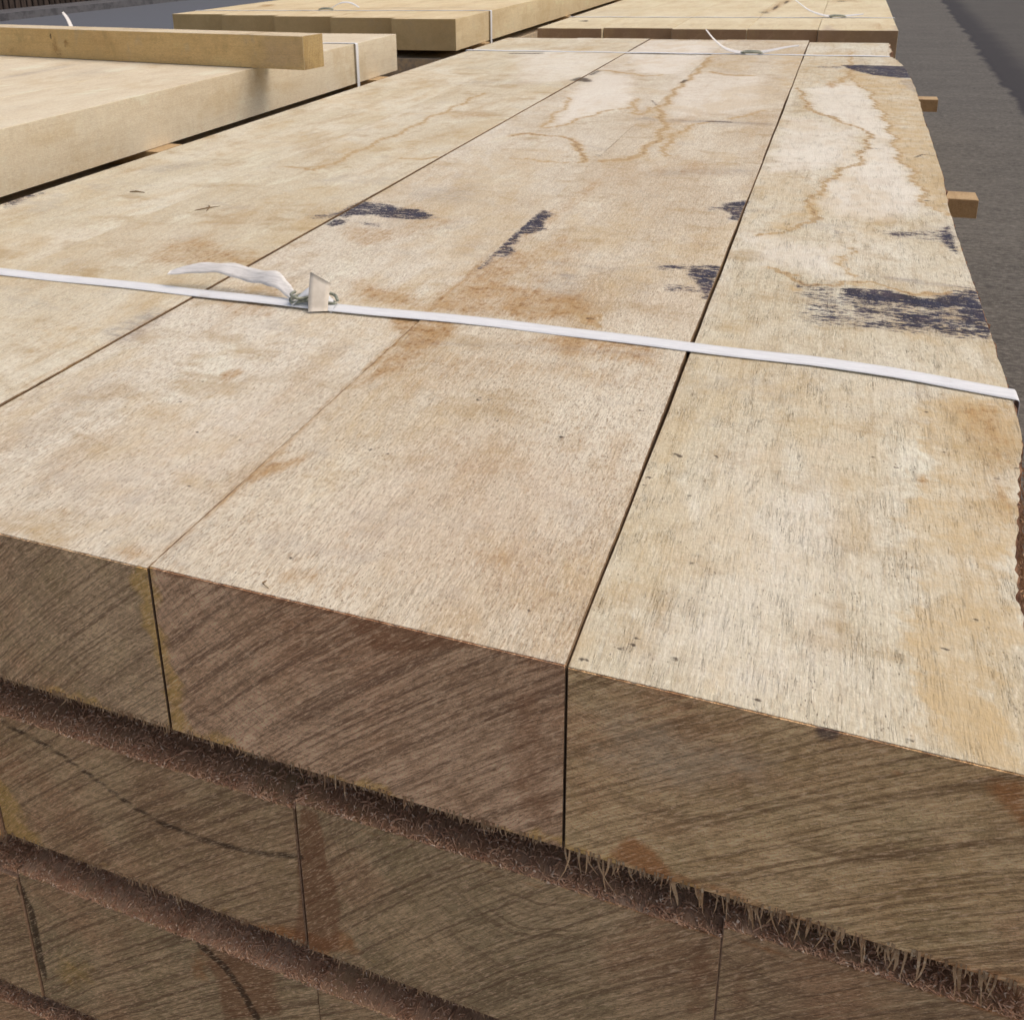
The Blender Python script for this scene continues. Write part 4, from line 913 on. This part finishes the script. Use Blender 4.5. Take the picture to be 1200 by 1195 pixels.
# local: y runs along the timber away from its right end, x across (pointing away from the camera is -x after turning)
ang = math.atan2(dv[1], dv[0]) - math.pi / 2
lt = mesh_obj('loose_timber', V, Fc, [M_loose_t, M_loose_e, M_loose_s], None, o_mi, attrs=dict(stain_a=A_, stain_b=B_), origin=(0, 0, 0))
lt.rotation_euler = (0, 0, ang)
px_ = np.array([-3.093, yb0]) * S
perp = np.array([math.cos(ang), math.sin(ang)])   # local +x in world
sgn = 1 if perp[1] > 0 else -1
ctr = px_ + perp * sgn * wb / 2
lt.location = (ctr[0], ctr[1], (GZ + zL) * S + .0008)
tag(lt, 'square loose yellow brown timber lying across the top of the left stack', 'timber')

# second left stack, further back
z2 = -.766; t2 = Tz(z2)
y2 = 9.317
f2 = lambda ch, kind, px, soft, st: (ch, kind, [(lambda q: (q[0] * S, (q[2] + GZ) * S))(ony(u, v, y2)) for u, v in px], soft, st)
m2 = [t2('rust', 'a', [(303, 9), (322, 8), (322, 5.5), (305, 6)], .05, 1.0), t2('dirt', 'l', [(306, 7), (320, 7)], .05, .8), t2('rust', 'a', [(366, 17), (369, 17), (369, 15.5), (366, 15.5)], .05, 1.0), t2('rust', 'a', [(402, 18), (407, 18), (406, 16), (403, 16)], .06, 1.0),
      t2('rust', 'a', [(414, 17), (420, 17), (418, 15), (414, 15)], .06, .8), t2('dirt', 'l', [(366, 16), (369, 16)], .03, .8), t2('grey', 'l', [(440, 10), (520, 9), (560, 8)], .08, .6), t2('dirt', 'l', [(530, 15), (536, 15.5)], .03, .9)]
smooth_stack('', 'oak beams of the far left stack', [-3.5, -4.185, -4.93, -5.67, -6.42, -7.16], [9.317, 9.45, 9.58, 9.72, 9.86], 18.1, [(z2, -1.068), (-1.15, -1.47), (-1.56, -1.87), (-1.96, -2.27), (-2.36, -2.70), (-2.79, -3.13)], M_yell, None, M_yend,
   {(0, 0): 'square ended yellow oak beam at the right corner of the far left stack', (0, 1): 'second top beam from the right of the far left stack', (0, 2): 'middle top beam of the far left stack', (0, 3): 'fourth top beam from the right of the far left stack', (0, 4): 'leftmost top beam of the far left stack, with a brown knot',
    (1, 0): 'beam below the square ended corner beam of the far left stack, across a black gap', 'mt': m2}, ['', 'beam hidden in the second tier of the far left stack', 'beam hidden in the third tier of the far left stack', 'beam hidden in the fourth tier of the far left stack', 'beam hidden in the fifth tier of the far left stack', 'beam hidden in the bottom tier of the far left stack'])
for zt, zb, wh in ((-1.069, -1.149, 'top'), (-1.471, -1.559, 'second'), (-1.871, -1.959, 'third'), (-2.271, -2.359, 'fourth'), (-2.701, -2.789, 'fifth')):
    for y, nm in ((10.05, 'near'), (13.5, 'middle'), (17.0, 'far')):
        bearer(-7.1, -3.46 if zt > -1.1 else -3.55, y, zt - .001, zb + .001, '%s bearer under the %s tier of the far left stack' % (nm, wh), wd=.16, grp='bearers of the far left stack')
for y, w3 in zip((10.4, 13.5, 17.0), ('near', 'middle', 'far')): bearer(-7.1, -3.55, y, -3.131, -3.249, w3 + ' ground bearer carrying the far left stack', grp='ground bearers of the far left stack')
far_strap(10.35, -7.17, -3.49, z2, -3.131, .026 * S, 'white strap round the near end of the far left stack, buckle beside a knot', -5.45,
          [[(-5.40 * S, 10.4 * S, (GZ + z2) * S + .01), (-5.30 * S, 10.45 * S, (GZ + z2) * S + .03), (-5.18 * S, 10.45 * S, (GZ + z2) * S + .03), (-5.05 * S, 10.4 * S, (GZ + z2) * S + .012)]])

# stack behind the nearest one
zF = -.965; tF = Tz(zF)
mF = [tF('dirt', 'l', [(898, 15), (925, 1)], .035, .8), tF('rust', 'l', [(897, 15), (925, 0)], .05, .8), tF('dirt', 'l', [(892, 14), (898, 16)], .05, .8), tF('dirt', 'l', [(682, 25), (686, 25)], .03, 1), tF('dirt', 'l', [(784, 24), (788, 24)], .03, 1), tF('dirt', 'l', [(848, 33), (852, 33)], .02, .8),
      tF('rust', 'a', [(975, 2), (1008, 2), (1005, 0), (980, 0)], .1, .9), tF('dirt', 'l', [(980, 1.5), (988, 2)], .05, .9), tF('pink', 'a', [(962, 36.5), (966, 28), (981, 36)], .01, 1.0), tF('grey', 'a', [(962, 36.5), (966, 28), (981, 36)], .01, .7), tF('pink', 'a', [(1038, 36), (1052, 29), (1055, 38)], .01, 1.0), tF('grey', 'a', [(1038, 36), (1052, 29), (1055, 38)], .01, .6),
      tF('rust', 'a', [(1025, 37), (1040, 36), (1034, 26), (1020, 28)], .05, .6), tF('grey', 'a', [(640, 12), (760, 10), (740, 20), (650, 22)], .3, .4)]
smooth_stack('', 'oak beams of the stack straight behind', [.48, -.235, -.90, -1.64, -2.36, -3.06], [10.60, 10.64, 10.62, 10.70, 10.62], 19.5, [(zF, -1.30), (-1.40, -1.74), (-1.83, -2.17), (-2.26, -2.66), (-2.75, -3.13)], M_far, None, M_brend,
   {(0, 0): 'right end beam of the stack straight behind, corners of its end chipped off', (0, 1): 'second top beam from the right of the stack straight behind', (0, 2): 'third top beam from the right of the stack straight behind', (0, 3): 'fourth top beam from the right of the stack straight behind', (0, 4): 'leftmost top beam of the stack straight behind', 'mt': mF},
   ['', 'beam hidden in the second tier of the stack straight behind', 'beam hidden in the third tier of the stack straight behind', 'beam hidden in the fourth tier of the stack straight behind', 'beam hidden in the bottom tier of the stack straight behind'])
for zt, zb, wh in ((-1.301, -1.399, 'top'), (-1.741, -1.829, 'second'), (-2.171, -2.259, 'third'), (-2.661, -2.749, 'fourth')):
    for y, nm in ((11.75, 'near'), (15.2, 'middle'), (18.6, 'far')):
        bearer(-3.0, .45, y, zt - .001, zb + .001, '%s bearer under the %s tier of the stack straight behind' % (nm, wh), wd=.2, grp='bearers of the stack straight behind')
for y, w3 in zip((11.4, 15.2, 18.6), ('near', 'middle', 'far')): bearer(-3.0, .45, y, -3.131, -3.249, w3 + ' ground bearer carrying the stack straight behind', grp='ground bearers of the stack straight behind')
yF = 12.05; zz = (GZ + zF) * S
far_strap(yF, -3.07, .49, zF, -3.131, .026 * S, 'thin white strap across the stack straight behind, tail curving up beside its buckle', -.09,
          [[(-.13 * S, yF * S, zz + .006), (-.24 * S, yF * S, zz + .012), (-.38 * S, (yF + .05) * S, zz + .03), (-.50 * S, (yF + .1) * S, zz + .06), (-.58 * S, (yF + .1) * S, zz + .085)],
           [(-.04 * S, yF * S, zz + .006), (.06 * S, (yF + .02) * S, zz + .010), (.18 * S, (yF + .06) * S, zz + .014)]])

# ---------------- small splinters lying on the near beams
M_twig = fibre_mat('dry_splinter', (.20, .13, .06), (.28, .19, .10), (.36, .26, .15))
def chip(u, v, L, a, label, bend=.1, wd=.0011, n=1):
    q = onz(u, v) * S; z = ZT * S; bl = []
    for k in range(n):
        aa = a + k * 1.15; c, s_ = math.cos(aa), math.sin(aa); b = bend * L
        bl.append(([(q[0] - c * L / 2, q[1] - s_ * L / 2, z + .0008 + k * .0012), (q[0] + s_ * b, q[1] - c * b, z + .0026 + k * .001), (q[0] + c * L / 2, q[1] + s_ * L / 2, z + .001)], (wd * .5, wd, wd * .4)))
    o = strips(bl, M_twig, 'wood_splinter'); tag(o, label, 'splinter')
chip(161, 226, .028, .05, 'small brown splinter lying near the left edge of the stack top', wd=.0018)
chip(243, 245, .040, .95, 'crossed pair of thin splinters lying left of the blue stain', n=2, wd=.0014)
chip(314, 686, .009, -.9, 'tiny curled sliver near the front edge of the pinkish beam', bend=.35, wd=.0007)
chip(525, 968, .002, 0, 'x') if False else None

# ---------------- ground and far yard
def ground_mat():
    s = SH('wet_concrete_yard'); p = s.obj()
    x, y, z = s.sep(p)
    n1 = s.noise(s.vmap(p, (.9, 3.0, 1)), 1, 6, .65); n2 = s.noise(s.vmap(p, (5, 20, 1)), 1, 7, .78); n3 = s.noise(p, 150, 3, .7)
    c = s.mix(s.ss(n1, .35, .65), (.084, .079, .070), (.112, .105, .093))
    c = s.mix(s.ss(n2, .50, .66, 0, .75), c, (.150, .143, .132)); c = s.mix(s.ss(n2, .48, .34, 0, .75), c, (.045, .043, .042))
    c = s.mix(s.ss(n3, .54, .68, 0, .6), c, (.20, .19, .175)); c = s.mix(s.ss(n3, .42, .28, 0, .4), c, (.06, .057, .055))
    n4 = s.noise(s.vmap(p, (34, 74, 1), (3, 3, 0)), 1, 6, .8)
    c = s.mix(s.ss(n4, .50, .60, 0, .8), c, (.19, .178, .16)); c = s.mix(s.ss(n4, .48, .38, 0, .7), c, (.036, .034, .033))
    # damp run: starts left far away, drifts in
    edge = s.ma('ADD', s.ma('MULTIPLY', y, .0245), .98)      # metres
    dd = s.ma('SUBTRACT', x, s.ma('ADD', edge, s.ma('MULTIPLY', s.ma('SUBTRACT', s.noise(s.vmap(p, (1.5, 1.5, 1)), 1, 5, .7), .5), .30)))
    run = s.ma('MULTIPLY', s.ss(dd, -.02, .04), s.ss(dd, .42, .14)); wet = s.ss(dd, .0, .08)
    c = s.mix(s.ma('MULTIPLY', run, .92), c, (.022, .020, .027))
    c = s.mix(s.ma('MULTIPLY', wet, .45), c, (.052, .050, .050))
    lf = s.ss(x, -5.0, -7.5)
    c = s.mix(s.ma('MULTIPLY', lf, .8), c, (.12, .135, .165))
    pits = s.ma('MULTIPLY', s.ss(s.vor(p, 7), .06, .03), s.ss(s.noise(p, 2.3, 2, .5), .5, .6))
    c = s.mix(s.ma('MULTIPLY', pits, .8), c, (.03, .028, .027))
    r = .85
    return s.done(c, r, s.bump(s.ma('ADD', n3, n2), .4, .003))
gm = ground_mat()
gv, gf = [], []
N = 24
gx = np.linspace(-90, 90, N); gy = np.linspace(-60, 120, N)
for a in gx:
    for b in gy: gv.append((a, b, 0))
for i in range(N - 1):
    for j in range(N - 1): q = i * N + j; gf.append((q, q + N, q + N + 1, q + 1))
g = mesh_obj('ground', gv, gf, gm, origin=(0, 0, 0)); tag(g, kind='structure')

def box(x0, x1, y0, y1, z0, z1):
    v = [(x, y, z) for x in (x0, x1) for y in (y0, y1) for z in (z0, z1)]
    return v, [(0, 1, 3, 2), (4, 6, 7, 5), (0, 4, 5, 1), (2, 3, 7, 6), (0, 2, 6, 4), (1, 5, 7, 3)]
def boxes(name, bs, mat, parent=None):
    V, Fc = [], []
    for b in bs:
        v, f = box(*b); k = len(V); V += v; Fc += [tuple(i + k for i in q) for q in f]
    return mesh_obj(name, V, Fc, mat, parent)
M_kerb = SH('kerb_concrete'); _q = M_kerb.obj()
M_kerb = M_kerb.done(M_kerb.mix(M_kerb.ss(M_kerb.noise(_q, 6, 5, .7), .4, .65), (.14, .14, .15), (.08, .08, .088)), .85)
M_slat = SH('dark_fence_boards'); _q = M_slat.obj()
M_slat = M_slat.done(M_slat.mix(M_slat.ss(M_slat.noise(M_slat.vmap(_q, (9, 9, 1.2)), 1, 5, .7), .4, .62), (.030, .022, .018), (.075, .055, .045)), .85)
kb = boxes('kerb', [(-14.2, -13.95, -10, 60, 0, .13)], M_kerb); tag(kb, 'low grey kerb along the foot of the dark fence', 'kerb')
fe = empty('fence', (-15.4, 22, 0)); tag(fe, 'dark brown fence of upright boards beyond the yard, top left corner', 'fence')
rs = random.Random(4); bs = []
y = 3.0
while y < 48:
    bs.append((-15.45 + rs.uniform(-.01, .01), -15.40, y, y + .115, .06 + rs.uniform(0, .03), 2.3 + rs.uniform(-.03, .03))); y += .16
boxes('board_panel', bs, M_slat, fe); boxes('rail', [(-15.52, -15.46, 3, 48, .4, .5)], M_slat, fe); boxes('rail', [(-15.52, -15.46, 3, 48, 1.9, 2.0)], M_slat, fe)
pv = boxes('verge', [(-15.46, -14.2, -10, 60, 0.0, .09)], M_kerb); tag(pv, kind='structure')
pv.name = 'pavement'
